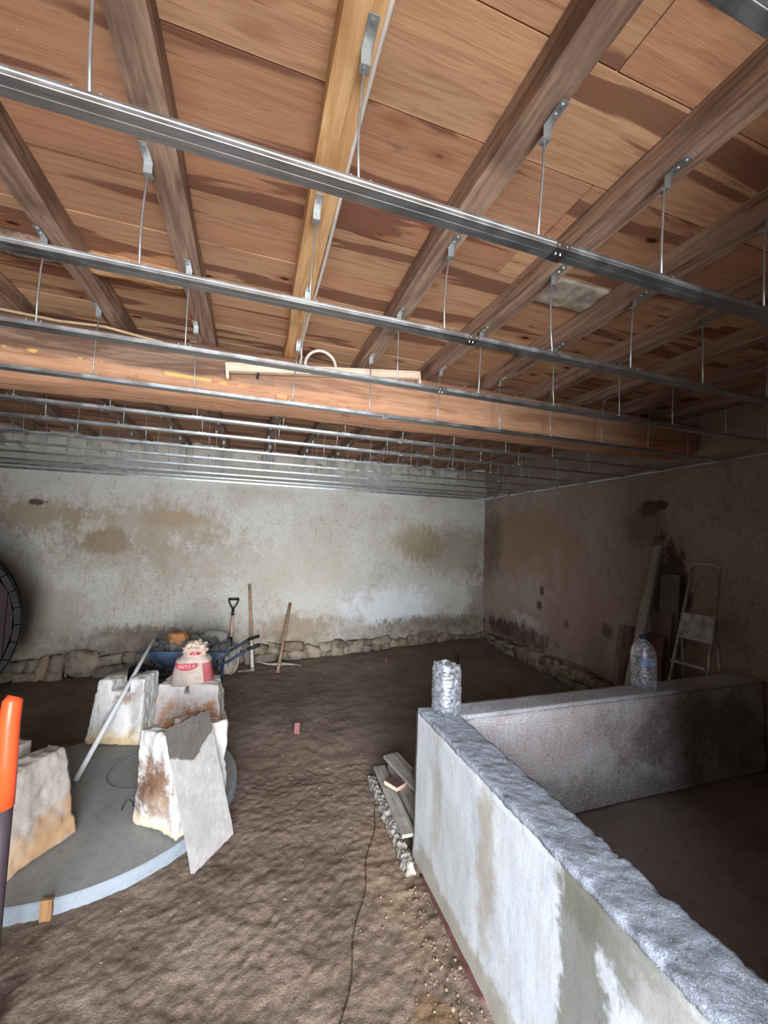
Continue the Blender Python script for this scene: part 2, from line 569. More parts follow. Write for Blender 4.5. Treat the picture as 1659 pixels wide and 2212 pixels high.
def mat_concrete(name, base, warm, blobs=(), coarse=0, rough=.8):
    m = Mat(name, rough, 0, .25)
    p = m.pos
    n1 = m.noise(p, 1.7, 7, .6)
    n2 = m.noise(m.mapping(p, (7, 7, 1.3)), 3.5, 6, .65)
    n3 = m.noise(p, 60, 6, .75)
    c = m.mix(m.ss(n1, .4, .66), base, m.mix(.55, base, warm))
    c = m.mix(m.math('MULTIPLY', m.ss(n2, .5, .66), .35), c, warm)
    n4 = m.noise(m.mapping(p, (2, 2, .7)), 9, 8, .8)
    c = m.mix(m.ss(n4, .5, .64, 0, .4), c, tuple(x * .6 for x in base[:3]) + (1,))
    n5 = m.noise(m.mapping(p, (3, 3, 1)), 16, 3, .5)
    c = m.mix(m.ss(n5, .68, .72, 0, .5), c, tuple(x * .42 for x in base[:3]) + (1,))
    wn = m.noise(p, 6, 6, .7)
    for cc, rr, colr, st, ed, wp in blobs:
        c = m.mix(m.math('MULTIPLY', m.blob(cc, rr, ed, wp, wn=wn), st), c, colr)
    c = m.mix(m.math('MULTIPLY', m.ss(n3, .5, .72), .22 + coarse * .4), c, tuple(x * .4 for x in base[:3]) + (1,))
    if coarse:
        v = m.voro(p, 150)
        c = m.mix(m.ss(v, .2, .34, .85, 0), c, C(232, 236, 240))
    m.col(c)
    m.bump(m.math('ADD', m.math('MULTIPLY', n3, .3 + coarse), m.math('MULTIPLY', n2, .15)), .5 + coarse * .5, .006 + coarse * .008)
    return m.m
M_TANK = mat_concrete('tank_render', C(206, 211, 220), C(186, 186, 180), [
    ((.96, .99, .45), (0, .085, .55), C(112, 112, 102), .85, .16, .28),
    ((.96, .87, .76), (0, .21, .13), C(112, 110, 98), .85, .2, .25),
    ((.96, .70, .45), (0, .1, .5), C(190, 188, 188), .5, .6, .5),
    ((.96, .50, .3), (0, .14, .3), C(184, 168, 146), .6, .5, .5),
    ((.96, 1.50, .5), (0, .05, .34), C(158, 144, 122), .7, .7, .6),
    ((.96, 1.95, .5), (0, .05, .25), C(160, 150, 132), .5, .7, .6),
    ((.96, 1.7, .04), (0, .8, .06), C(150, 142, 126), .8, .5, .5),
    ((.96, 1.005, .30), (0, .005, .09), C(60, 58, 54), .9, .3, .05),
    ((.96, .965, .20), (0, .005, .11), C(64, 62, 58), .9, .3, .05),
    ((.96, .93, .42), (0, .004, .06), C(66, 64, 58), .9, .3, .05),
])
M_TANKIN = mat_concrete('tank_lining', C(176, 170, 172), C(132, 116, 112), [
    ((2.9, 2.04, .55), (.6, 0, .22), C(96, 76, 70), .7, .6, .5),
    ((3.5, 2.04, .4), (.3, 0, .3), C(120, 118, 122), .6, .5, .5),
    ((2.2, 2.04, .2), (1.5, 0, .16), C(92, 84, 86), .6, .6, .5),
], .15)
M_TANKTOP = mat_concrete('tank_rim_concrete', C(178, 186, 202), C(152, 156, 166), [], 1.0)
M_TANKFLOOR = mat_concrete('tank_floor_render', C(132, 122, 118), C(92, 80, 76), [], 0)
M_SLAB = mat_concrete('slab_concrete', C(146, 148, 146), C(128, 126, 118), [], 0)
M_SLABEDGE = mat_concrete('slab_edge_concrete', C(134, 142, 150), C(118, 124, 130), [], 0)
M_RED = plain('red_membrane', C(94, 60, 57), .8)
M_CRUMB = plain('crumbled_mortar', C(150, 144, 136), .95, 0, .2, 20, .8)

# ------------------------------------------------------------------ floor
def sst(x, a, b):
    t = min(1, max(0, (x - a) / (b - a)))
    return t * t * (3 - 2 * t)
def floor_z(x, y, fine=True):
    z = .13 * sst(x, .9, 3.6) * sst(y, 2.6, 5.0) + .06 * sst(y, 5.2, 6.0) * sst(x, -.5, 1.5)
    z -= .03 * sst(-x, .6, 2.2) * sst(y, 4.5, 6)
    if fine:
        k = 1.0
        d = math.hypot(x + .87, y - 3.17)
        k *= sst(d, .80, 1.0) * .85 + .15
        p = Vector((x, y, 0))
        a = fbm(p * 1.3, 1.0, 3) * .013 + fbm(p * 7.5, .6, 5) * .0055
        q = noise.noise(p * 11 + Vector((3, 7, 1)))
        a -= max(0, q - .25) * .012
        z += a * k + .0035 * fbm(p * 30, .5, 4)
        if x > .5 and y < 2.2:   # crumbs by the tank foot
            z += .012 * max(0, noise.noise(p * 34)) * sst(x, .55, .85)
    return z

def grid_axis(segs):
    out = []
    for a, b, st in segs:
        n = max(1, int(round((b - a) / st)))
        out += [a + (b - a) * i / n for i in range(n)]
    out.append(segs[-1][1])
    return out
xs = grid_axis([(-4.4, -1.8, .06), (-1.8, 1.0, .0125), (1.0, 3.95, .045)])
ys = grid_axis([(-4.5, .2, .2), (.2, 3.2, .0125), (3.2, 6.15, .028)])
verts = [(x, y, floor_z(x, y)) for y in ys for x in xs]
nx, ny = len(xs), len(ys)
faces = [(j * nx + i, j * nx + i + 1, (j + 1) * nx + i + 1, (j + 1) * nx + i) for j in range(ny - 1) for i in range(nx - 1)]
me = bpy.data.meshes.new('floor')
me.from_pydata(verts, [], faces)
floor = tag(link('floor', me, M_SOIL, None, True), kind='structure')
floor['label'] = 'rough brown earth floor'

# small loose pebbles and crumbs near the tank foot: nobody could count them
bm = B()
rr = random.Random(5)
for i in range(330):
    if i < 270:
        y = rr.uniform(.9, 2.0); x = .925 - abs(rr.gauss(0, .10)) - .01
    else:
        x = rr.uniform(-.9, .9); y = rr.uniform(1.3, 4.2)
        if math.hypot(x + .87, y - 3.17) < .88: continue
    s = rr.uniform(.002, .0065) * (1.6 if i % 19 == 0 else 1)
    g = bmesh.ops.create_icosphere(bm, subdivisions=1, radius=s)['verts']
    for v in g:
        v.co *= rr.uniform(.7, 1.25)
        v.co.z *= .7
    bmesh.ops.translate(bm, verts=g, vec=(x, y, floor_z(x, y) + s * .3))
peb = link('gravel', bm, plain('gravel_grit', C(138, 118, 100), .9, 0, .3, 30))
tag(peb, 'loose gravel and earth crumbs on the soil beside the tank foot', 'gravel', kind='stuff')

# ------------------------------------------------------------------ walls
YB, XR = 6.0, 3.77
def edge_back(x):
    return .26 + .10 * noise.noise(Vector((x * 1.7, 3.3, 0))) + .05 * noise.noise(Vector((x * 6, 1.3, 0)))
def wall_mesh(name, along, zs, fn, mat, parent=None):
    vs = [fn(a, z) for z in zs for a in along]
    n = len(along)
    fs = [(j * n + i, j * n + i + 1, (j + 1) * n + i + 1, (j + 1) * n + i) for j in range(len(zs) - 1) for i in range(n - 1)]
    me = bpy.data.meshes.new(name)
    me.from_pydata(vs, [], fs)
    return link(name, me, mat, parent, True)
def fb(x, z):
    y = YB + .012 * fbm(Vector((x * 1.2, 0, z * 1.2)), 1, 3) + .004 * fbm(Vector((x * 9, 0, z * 9)), .8, 3)
    e = edge_back(x)
    if z < e: y += .05 * sst(e - z, 0, .03)
    if z > 2.56: y += .012
    return (x, y, z)
back = wall_mesh('wall_back', [-4.4 + .03 * i for i in range(274)], [-.1 + .028 * i for i in range(112)], fb, M_BACK)
tag(back, kind='structure')
def fr(y, z):
    x = XR + .012 * fbm(Vector((9, y * 1.2, z * 1.2)), 1, 3) + .004 * fbm(Vector((5, y * 9, z * 9)), .8, 3)
    e = .30 + .08 * noise.noise(Vector((4.4, y * 1.9, 0)))
    if z < e and y > 2.3: x += .06 * sst(e - z, 0, .03)
    if z > 2.57: x += .02 + .03 * fbm(Vector((1, y * 4, z * 4)), .8, 4)
    d = math.hypot((y - 2.79) / .17, (z - 1.35) / .5)
    x += .03 * (1 - sst(d + .4 * noise.noise(Vector((2, y * 9, z * 9))), .8, 1.0))
    return (x, y, z)
right = wall_mesh('wall_right', [6.06 - .03 * i for i in range(214)], [-.1 + .028 * i for i in range(118)], fr, M_RIGHT)
tag(right, kind='structure')
bm = B()
box(bm, (-4.55, -.95, -.1), (-4.35, 6.2, 3.3))
tag(link('wall_left', bm, M_PLAIN_WALL), kind='structure')
bm = B()   # front wall with the wide doorway the picture is taken from
DX0, DX1, DZ = -.95, .93, 2.45
box(bm, (-4.4, -.85, -.1), (DX0, -.25, 3.3))
box(bm, (DX1, -.85, -.1), (3.95, -.25, 3.3))
box(bm, (DX0, -.85, DZ), (DX1, -.25, 3.3))
tag(link('wall_front', bm, M_PLAIN_WALL), kind='structure')

# rubble courses at the foot of the back wall: stones picked out one by one
rs = random.Random(11)
x = -2.9
while x < 3.66:
    ws = rs.choice([.10, .14, .18, .24, .30, .36]) * rs.uniform(.85, 1.15)
    e = edge_back(x + ws / 2)
    base = floor_z(x + ws / 2, YB - .05, False) - .02
    hh = max(.09, (e - base))
    rows = 1 if (rs.random() < .45 or hh < .15) else 2
    z = base
    for k in range(rows):
        h = hh / rows * rs.uniform(.9, 1.12)
        pieces = 1 if rows == 1 or rs.random() < .6 else 2
        for q in range(pieces):
            w = ws / pieces
            bm = rock_bm(w * rs.uniform(.43, .52), .055, h * rs.uniform(.40, .54), rs.random() * 1e4, 1, .42)
            o = link('stone', bm, M_RUBBLE, back, True)
            o.location = (x + w * (q + .5), YB + .0 - rs.uniform(-.005, .03), z + h * .5)
            o.rotation_euler = (rs.uniform(-.2, .2), rs.uniform(-.22, .22), rs.uniform(-.1, .1))
        z += h
    x += ws * .96
# right wall foot
y = 2.35
while y < 5.9:
    ws = rs.uniform(.16, .34)
    base = floor_z(3.7, y + ws / 2, False) - .02
    hh = max(.12, .30 - base + rs.uniform(-.03, .05))
    rows = 1 if rs.random() < .5 else 2
    z = base
    for k in range(rows):
        h = hh / rows
        o = link('stone', rock_bm(.06, ws * rs.uniform(.44, .52), h * rs.uniform(.42, .54), rs.random() * 1e4, 1, .42), M_RUBBLE, right, True)
        o.location = (XR - .01 - rs.uniform(0, .03), y + ws / 2, z + h * .5)
        z += h
    y += ws * .95

# ------------------------------------------------------------------ ceiling: planks on rafters
ceil = empty('ceiling', (0, 0, 0))
tag(ceil, kind='structure')
ZP = 2.935
RAF_F = [-3.5, -2.95, -2.35, -1.78, -1.24, -.775, -.315, .165, .635, 1.10, 1.56, 2.02, 2.48, 2.93, 3.38]
RAF_B = [-3.6, -3.1, -2.58, -2.02, -1.40, -.92, -.43, .15, .61, 1.07, 1.52, 1.96, 2.42, 2.86, 3.32]
def raf_z(y):
    return 2.842 + .02 * y
rp = random.Random(21)
y = -.95
i = 0
while y < 6.15:
    w = rp.choice([.20, .225, .25, .27, .23])
    x = -4.4 + rp.uniform(-.6, 0)
    while x < 3.95:
        ln = rp.choice([4.1, 4.6, 5.5, 3.2, 8.5])
        x1 = min(3.97, x + ln)
        yc = y + w / 2
        bm = B()
        t = rp.uniform(-.0025, .0025)
        box(bm, (-(x1 - x) / 2 + .0015, -w / 2 + .0022, 0), ((x1 - x) / 2 - .0015, w / 2 - .0022, .022))
        o = link('plank', bm, M_PLANK, ceil)
        o.location = ((x + x1) / 2, yc, raf_z(yc) + .088 + t)
        o.rotation_euler = (math.atan(.02) + rp.uniform(-.006, .006), 0, 0)
        x = x1
        i += 1
    y += w
# tile-side dark underlay over the planks
bm = B()
g = box(bm, (-4.55, -.95, 3.0), (3.98, 6.25, 3.05))
for v in g: v.co.z += .02 * v.co.y
o = link('roof_underlay', bm, plain('roof_underlay_dark', C(50, 40, 34), .95), ceil)

ORD = ['first', 'second', 'third', 'fourth', 'fifth', 'sixth', 'seventh', 'eighth', 'ninth', 'tenth', 'eleventh', 'twelfth', 'thirteenth', 'fourteenth', 'fifteenth']
def rafter(x0, x1, ya, yb, w, h, mat, seed, label, grp):
    n = max(8, int((yb - ya) / .12))
    za, zb = raf_z(ya), raf_z(yb)
    yc = (ya + yb) / 2
    c8 = [(x0 - w / 2, ya, za), (x0 + w / 2, ya, za), (x1 + w / 2, yb, zb), (x1 - w / 2, yb, zb),
          (x0 - w / 2, ya, za + h), (x0 + w / 2, ya, za + h), (x1 + w / 2, yb, zb + h), (x1 - w / 2, yb, zb + h)]
    bm = hexa(c8, (5, n, 5))
    for v in bm.verts:
        f = noise.noise(Vector((seed * 9.1 + v.co.x * 4, v.co.y * 2.2, v.co.z * 6)))
        g2 = noise.noise(Vector((seed * 3.1, v.co.y * 1.1, 5)))
        v.co.x += f * .009 + g2 * .012
        if v.co.z < raf_z(v.co.y) + h * .5: v.co.z += f * .008
    es = [e for e in bm.edges if len(e.link_faces) == 2 and e.calc_face_angle() > 1.0 and abs((e.verts[0].co - e.verts[1].co).normalized().y) > .8]
    bmesh.ops.bevel(bm, geom=es, offset=.007, segments=1, affect='EDGES')
    o = link('rafter', bm, mat, None, False)
    o.data.transform(Matrix.Translation((0, -yc, 0)))
    o.location = (0, yc, 0)
    tag(o, label, 'rafter', grp)
    return o
FLAB = {-.775: 'grey rafter at upper left with pale blocking at its right side',
        -.315: 'weathered rafter next left of the yellow one, seen end to end',
        .165: 'yellowish straight rafter in the middle with a white conduit along its right edge',
        .635: 'weathered brown rafter just right of the yellow rafter',
        1.10: 'striped weathered rafter toward the upper right corner, second right of the yellow one',
        1.56: 'shadowed rafter third to the right of the yellow one, beside the pale mortar patch'}
cnt = 3
for k, x0 in enumerate(RAF_F):
    if x0 < -1.9 or x0 > 3.5: continue
    lab = FLAB.get(x0)
    if not lab:
        if x0 < 0: lab = 'old grey rafter at the far left of the near bay, ' + ('outermost' if x0 < -1.5 else 'next to outermost')
        else:
            cnt += 1
            lab = 'shadowed rafter in the near bay, %s to the right of the yellow one' % ORD[cnt - 1]
    rafter(x0, x0 + .004, -.4, 2.66, .088, .0865, M_RAFTER_Y if x0 == .165 else M_RAFTER, k + 1, lab, 'rafters of the near roof bay')
vis = [x for x in RAF_B if -2.8 < x]
for k, x0 in enumerate(RAF_B):
    if x0 < -2.8: continue
    lab = 'dark rafter beyond the main beam at the back wall, %s from the left' % ORD[vis.index(x0)]
    yst = 2.50
    rafter(x0 + (RAF_F[k] - x0) * .3, x0, 2.68, 6.12, .085, .0865, M_RAFTER, k + 40, lab, 'rafters of the far roof bay')

# infill between rafter ends on the back wall
ri = random.Random(31)
for k in range(1, len(RAF_B) - 1):
    a, b = RAF_B[k] + .055, RAF_B[k + 1] - .055
    if b < -3.1: continue
    np_ = 1 if ri.random() < .5 else 2
    zt = raf_z(6) + ri.uniform(.0, .075)
    zb = 2.78
    xs_ = a
    for q in range(np_):
        w = (b - a) / np_
        bm = hexa(boxc((-w / 2 + .004, -.06, 0), (w / 2 - .004, .12, zt - zb - ri.uniform(0, .02))), (6, 3, 5), amp=.028, freq=7, amp2=.010, freq2=24, smooth=1, seed=k * 3 + q)
        o = link('infill_block', bm, M_INFILL, back, True)
        o.location = (xs_ + w / 2, YB + .035, zb)
        xs_ += w
# trims: wall angle on right and back walls
def angle_profile(bm, p0, p1, inward, h=.028, d=.028):
    p0, p1, inw = Vector(p0), Vector(p1), Vector(inward)
    for (a, b) in (((0, 0), (0, h)), ((0, 0), (d, 0))):
        pass
    t = .0012
    for lo, hi in (((0, 0), (t, h)), ((0, 0), (d, t))):
        c = []
        for P in (p0, p1):
            for (u, w) in ((lo[0], lo[1]), (hi[0], lo[1]), (hi[0], hi[1]), (lo[0], hi[1])):
                c.append(bm.verts.new(P + inw * u + Vector((0, 0, w))))
        for f in ((0, 1, 2, 3), (7, 6, 5, 4), (0, 4, 5, 1), (1, 5, 6, 2), (2, 6, 7, 3), (3, 7, 4, 0)):
            bm.faces.new([c[q] for q in f])
ZC = 2.54
bm = B()
angle_profile(bm, (XR - .018, -.35, ZC - .03), (XR - .018, 5.97, ZC - .03), (-1, 0, 0))
tag(link('trim_1', bm, M_GALV), kind='structure')
bm = B()
angle_profile(bm, (-4.3, YB - .02, ZC - .03), (XR - .03, YB - .02, ZC - .03), (0, -1, 0))
tag(link('trim_2', bm, M_GALV), kind='structure')

# ------------------------------------------------------------------ main beam
def bz(x): return 2.575 + .018 * (x + 1)
c8 = [(-4.3, 2.50, 2.515), (3.8, 2.50, 2.64), (3.8, 2.74, 2.60), (-4.3, 2.74, 2.50), (-4.3, 2.46, 2.888), (3.8, 2.46, 2.888), (3.8, 2.74, 2.893), (-4.3, 2.74, 2.893)]
bm = hexa(c8, (90, 5, 6), amp=.010, freq=2.2, amp2=.003, freq2=12, smooth=2, seed=3)
beam = link('ceiling_beam', bm, M_BEAM, None, True)
for v in beam.data.vertices:
    v.co.z = min(v.co.z, raf_z(2.6) - .003)
tag(beam, 'massive orange-brown timber beam crossing the room under the rafters', 'beam')
bm = B()
box(bm, (.09, 2.455, 2.60), (.155, 2.51, 2.635), .003)
o = link('patch', bm, M_BLOCKING, beam)
bm = B()
tube(bm, [(-.02, 2.44, 2.75), (-.02, 2.425, 2.74), (-.025, 2.42, 2.70)], .006, 6)
link('nail', bm, M_BOLT, beam)

# ------------------------------------------------------------------ metal channels with hangers
CH_Y = [.297, .781, 1.26, 1.759, 2.272, 2.800, 3.233, 3.753, 4.238, 4.746, 5.278, 5.667]
def channel_bm(x0, x1):
    prof = [(.006, .0), (0, 0), (0, -.006), (.001, -.0075), (.001, -.0095), (0, -.011), (0, -.0165), (.001, -.0175), (.0205, -.0175), (.0215, -.0168), (.0225, -.0168), (.0235, -.0175), (.0445, -.0175), (.0455, -.0165), (.0455, 0), (.040, 0)]
    bm = B()
    rows = []
    n = 26
    for i in range(n + 1):
        x = x0 + (x1 - x0) * i / n
        rows.append([bm.verts.new((x, a, b)) for a, b in prof])
    for i in range(n):
        for k in range(len(prof) - 1):
            bm.faces.new((rows[i][k], rows[i][k + 1], rows[i + 1][k + 1], rows[i + 1][k]))
    return bm
bm = B()  # bracket: bent strap with a bolt, origin at rafter face
box(bm, (-.012, -.062, .0095), (.012, .004, .0115), .0008)
box(bm, (-.012, .002, -.022), (.012, .004, .0105), .0008)
box(bm, (-.012, .004, -.022), (.012, .026, -.0195), .0008)
for q in (-.050, -.026):
    tube(bm, [(0, q, .0096), (0, q, .0065)], .0055, 6)
bracket_me = bpy.data.meshes.new('bracket'); bm.to_mesh(bracket_me); bm.free(); bracket_me.materials.append(M_ROD)
bm = B()
box(bm, (-.024, .006, -.001), (.028, .040, .003), .001)
box(bm, (-.024, .006, .002), (-.020, .040, .010), .001)
box(bm, (.020, .006, .002), (.024, .040, .010), .001)
tube(bm, [(0, .026, .002), (0, .026, .013)], .007, 6)
clip_me = bpy.data.meshes.new('clip'); bm.to_mesh(clip_me); bm.free(); clip_me.materials.append(M_ROD)
bm = B()
box(bm, (-.022, -.0008, -.0188), (.022, .0463, -.0176), .0003)
box(bm, (-.022, -.0012, -.0176), (.022, -.0002, -.001), .0002)
for sx in (-.012, .012):
    tube(bm, [(sx, -.001, -.009), (sx, -.003, -.009)], .003, 8)
    tube(bm, [(sx * .6, .022, -.0185), (sx * .6, .022, -.0215)], .0035, 8)
splice_me = bpy.data.meshes.new('splice'); bm.to_mesh(splice_me); bm.free(); splice_me.materials.append(plain('bright_zinc', C(214, 218, 220), .25, 1, .08, 30, 0))
CHL = ['steel ceiling channel cutting across the top right corner, nearest of all',
       'second nearest steel channel, crossing the whole top of the view',
       'third nearest steel channel, crossing just below the top one with a shiny middle',
       'fourth nearest steel channel, passing in front of the rafter ends',
       'fifth nearest steel channel, running across the front of the timber beam',
       'steel channel right behind the timber beam, first seen below it',
       'second steel channel behind the timber beam', 'third steel channel behind the timber beam',
       'fourth steel channel behind the timber beam', 'fifth steel channel behind the timber beam',
       'sixth steel channel behind the timber beam, second from the back wall', 'farthest steel channel, last before the back wall']
rh = random.Random(44)
SPL = {1: 1.24 * .575, 2: .74, 3: .86, 4: .73, 5: 1.03, 6: 1.2, 7: 1.15, 8: 1.1, 9: 1.05}
for ci, cy in enumerate(CH_Y):
    ch = empty('ceiling_channel', (0, cy, ZC))
    tag(ch, CHL[ci], 'channel', 'steel ceiling channels')
    o = link('rail', channel_bm(-4.2, XR - .045), M_GALV, ch)
    if ci in SPL:
        s = bpy.data.objects.new('splice', splice_me); COL.objects.link(s); s.parent = ch; s.location = (SPL[ci], 0, 0)
    xr = RAF_F if cy < 2.6 else RAF_B
    for k, x in enumerate(xr):
        if x < -3.3: continue
        if cy > 2.6: x = RAF_B[k] + (RAF_F[k] - RAF_B[k]) * .3 * (6.1 - cy) / 3.4
        x += rh.uniform(-.02, .02)
        side = rh.choice([-.025, -.01, .01])
        if not (in_view((x, cy, 2.55), 30) or in_view((x, cy, 2.85), 30)): continue
        zt = raf_z(cy) - ZC - .028
        bx = x + side - (.004 if side < -.04 else 0)
        dx = rh.uniform(-.012, .02)
        bow = rh.uniform(-.006, .006)
        bm = B()
        tube(bm, [(0, .026, -.004), (dx * .3 + bow, .026, zt * .35), (dx * .7 + bow, .022, zt * .7), (dx, .018, zt + .0)], .0034, 6)
        h = link('hanger', bm, M_ROD, ch, True)
        h.location = (bx, 0, 0)
        b_ = bpy.data.objects.new('bracket', bracket_me); COL.objects.link(b_); b_.parent = h
        b_.location = (dx, .004, zt + .008)
        c_ = bpy.data.objects.new('clip', clip_me); COL.objects.link(c_); c_.parent = h
# conduit along the yellow rafter and its loop down to the lamp
M_COND = plain('white_conduit', C(214, 206, 196), .5, 0, .08, 30, 0)
bm = B()
pts = [(.214 + .003 * math.sin(t * 5), t, raf_z(t) + .004) for t in [(-.4 + .12 * q) for q in range(24)]]
pts += [(.225, 2.40, 2.87), (.215, 2.43, 2.83)]
tube(bm, pts, .0068, 8)
tag(link('cable_conduit', bm, M_COND, None, True), 'white conduit running along the right edge of the yellow rafter', 'conduit')
bm = B()
tube(bm, [(.345 + .095 * math.cos(a), 2.42, 2.835 + .10 * math.sin(a)) for a in [math.pi * (1.02 - .07 * q) for q in range(16)]], .0095, 8)
tag(link('cable_loop', bm, M_COND, None, True), 'arched beige flexible conduit rising above the lamp batten on the beam', 'conduit')
bm = B()
tube(bm, [(-1.60, 2.40, 2.872), (-1.0, 2.39, 2.838), (-.80, 2.385, 2.846), (-.52, 2.39, 2.812)], .007, 6)
tag(link('thin_lath', bm, plain('lath_wood', C(206, 176, 140), .8), None), 'thin pale bent lath stuck above the beam at left', 'lath')
# lamp batten
lamp = empty('lamp_batten', (.405, 2.425, 2.795), (0, -math.atan(.118), 0))
tag(lamp, 'off-white empty fluorescent lamp batten fixed along the top of the beam', 'lamp')
M_LAMP = plain('aged_white_enamel', C(226, 204, 182), .5, 0, .1, 8, .1)
bm = B()
box(bm, (-.605, -.022, -.008), (.605, .022, .034), .004)
box(bm, (-.605, -.034, .026), (.605, .030, .036), .003)
link('housing', bm, M_LAMP, lamp)
for s in (-1, 1):
    bm = B()
    box(bm, (s * .600 - .008, -.03, -.055), (s * .600 + .008, .01, .036), .003)
    link('lamp_holder', bm, M_LAMP, lamp)
# blocking pieces and mortar patch
def blockpiece(lo, hi, mat, label, rot=0, amp=.006):
    c = [(a + b) / 2 for a, b in zip(lo, hi)]
    d = [(b - a) / 2 for a, b in zip(lo, hi)]
    bm = hexa(boxc((-d[0], -d[1], -d[2]), tuple(d)), (14, 3, 3), amp=amp, freq=9, smooth=1)
    o = link('blocking_piece', bm, mat, None, True)
    o.location = c
    o.rotation_euler = (0, 0, rot)
    return tag(o, label, 'timber')
blockpiece((-.732, 1.925, 2.892), (-.358, 1.995, 2.966), M_BLOCKING, 'pale rough timber blocking between the two left rafters')
blockpiece((-1.20, 1.90, 2.892), (-.818, 1.98, 2.966), M_RAFTER, 'grey timber blocking left of the pale one, at the left edge')
blockpiece((1.15, 1.965, 2.935), (1.515, 2.025, 2.963), M_BLOCKING, 'small light wood strip nailed under the planks on the right')
bm = hexa(boxc((1.155, 1.36, 2.936), (1.512, 1.545, 2.957)), (22, 12, 1), amp=.006, freq=14, smooth=2)
tag(link('mortar_patch', bm, plain('grey_mortar', C(176, 164, 150), .95, 0, .3, 18, .8), None, True), 'pale grey mortar patch on the planks between two right-hand rafters', 'patch')

# ------------------------------------------------------------------ concrete tank
tank = empty('concrete_tank', (.96, 2.2, 0))
tag(tank, 'long open grey concrete tank with rough speckled rim, right of the view', 'tank')
def under(o):
    o.data.transform(Matrix.Translation(-tank.location))
    return o
def rough_top(bm, z, amp):
    for v in bm.verts:
        if v.co.z > z - .02:
            v.co.z += amp * fbm(v.co * 22, .7, 3)
# left wall body (outer face x=.965), rim as its own part
nseg = 110
c8 = [(.945, -.24, -.06), (1.15, -.24, -.06), (1.15, 2.05, -.06), (.955, 2.225, -.06), (.972, -.24, .775), (1.15, -.24, .775), (1.15, 2.05, .775), (.962, 2.225, .775)]
bm = hexa(c8, (3, nseg, 26), amp=.004, freq=4, seed=2)
for v in bm.verts:
    if v.co.x < 1.0 and v.co.z < .10: v.co.x -= .012 * (1 - sst(v.co.z, .0, .10))
under(link('side_wall', bm, M_TANK, tank, True))
c8 = [(.972, -.24, .775), (1.15, -.24, .775), (1.15, 2.05, .775), (.962, 2.225, .775), (.975, -.24, .803), (1.152, -.24, .803), (1.152, 2.05, .803), (.965, 2.222, .803)]
bm = hexa(c8, (16, 190, 2), amp=.004, freq=9, amp2=.004, freq2=45, seed=4)
for v in bm.verts:
    e = noise.noise(Vector((7, v.co.y * 14, 1))) + .5 * noise.noise(Vector((3, v.co.y * 45, 1)))
    if v.co.z > .79 and (v.co.x < .985): v.co.z -= max(0, e) * .014; v.co.x += max(0, e) * .008
    if v.co.z > .79 and (v.co.x > 1.14): v.co.z -= max(0, -e) * .016
under(link('side_rim', bm, M_TANKTOP, tank, True))
c8 = [(.955, 2.05, -.06), (3.735, 2.05, -.06), (3.735, 2.225, -.06), (.955, 2.225, -.06), (.962, 2.05, .775), (3.735, 2.05, .775), (3.735, 2.225, .775), (.962, 2.225, .775)]
c8[0] = (1.145, 2.05, -.06); c8[4] = (1.145, 2.05, .775)
bm = hexa(c8, (70, 3, 16), amp=.004, freq=4, seed=6)
under(link('end_wall', bm, M_TANKIN, tank, True))
c8 = [(1.145, 2.05, .775), (3.735, 2.05, .775), (3.735, 2.222, .775), (.965, 2.222, .775), (1.145, 2.048, .80), (3.735, 2.048, .80), (3.735, 2.222, .80), (.965, 2.222, .80)]
bm = hexa(c8, (80, 8, 1), amp=.003, freq=7, amp2=.0015, freq2=30, seed=8)
under(link('end_rim', bm, mat_concrete('end_rim_concrete', C(170, 172, 180), C(120, 108, 100), [], .4), tank, True))
bm = hexa(boxc((1.14, -.24, -.05), (3.73, 2.06, .15)), (60, 50, 1), amp=.012, freq=3, amp2=.004, freq2=14, seed=9)
under(link('tank_floor', bm, M_TANKFLOOR, tank, True))
bm = hexa(boxc((.925, 1.45, -.04), (.962, 2.06, .012)), (3, 30, 2), amp=.006, freq=12, seed=12)
under(link('foot_strip', bm, M_RED, tank, True))
# mortar crumbs at the tank foot: a lip of broken mortar
bm = hexa(boxc((.885, 2.08, -.03), (.930, 2.90, .058)), (8, 120, 8), amp=.014, freq=22, amp2=.010, freq2=60, smooth=1, seed=14)
for v in bm.verts: v.co.x += -.022 * (2.9 - v.co.y) / .85
tag(link('mortar_lip', bm, M_CRUMB, None, True), 'crumbly whitish mortar lip on the soil beside the tank corner', 'mortar')

# boards and bits stacked behind the tank corner
def board(name, p0, p1, w, t, mat, label, cat, up=(0, 0, 1), seg=20, amp=.003, parent=None):
    p0, p1, upv = Vector(p0), Vector(p1), Vector(up).normalized()
    d = (p1 - p0).normalized()
    s = d.cross(upv).normalized()
    n = s.cross(d).normalized()
    L_ = (p1 - p0).length
    bm = hexa(boxc((-w / 2, 0, -t / 2), (w / 2, L_, t / 2)), (4, seg, 2), amp=amp, freq=7, seed=len(bpy.data.objects) % 17)
    o = link(name, bm, mat, parent, False)
    o.matrix_world = Matrix((s, d, n)).transposed().to_4x4()
    o.location = p0
    if label: tag(o, label, cat)
    return o
board('wooden_board', (.935, 2.235, .086), (.975, 2.94, .086), .085, .022, M_GREYWOOD, 'cement-grey board with raised lip lying on the mortar beside the tank corner', 'board')
board('wooden_board', (1.035, 2.24, .088), (1.065, 2.90, .088), .075, .05, M_GREYWOOD, 'thick grey board lying second from the left beside the tank corner', 'board')
board('wooden_board', (1.19, 2.30, .128), (1.07, 2.96, .150), .12, .02, M_GREYWOOD, 'upper grey board tilted across the stack behind the tank corner', 'board')
bm = B()
box(bm, (-.045, -.055, -.011), (.045, .055, .011), .002)
tile = link('clay_tile', bm, plain('maroon_tile', C(96, 70, 74), .45, 0, .2, 20))
tile.location = (1.00, 2.66, .126); tile.rotation_euler = (0, .03, .5)
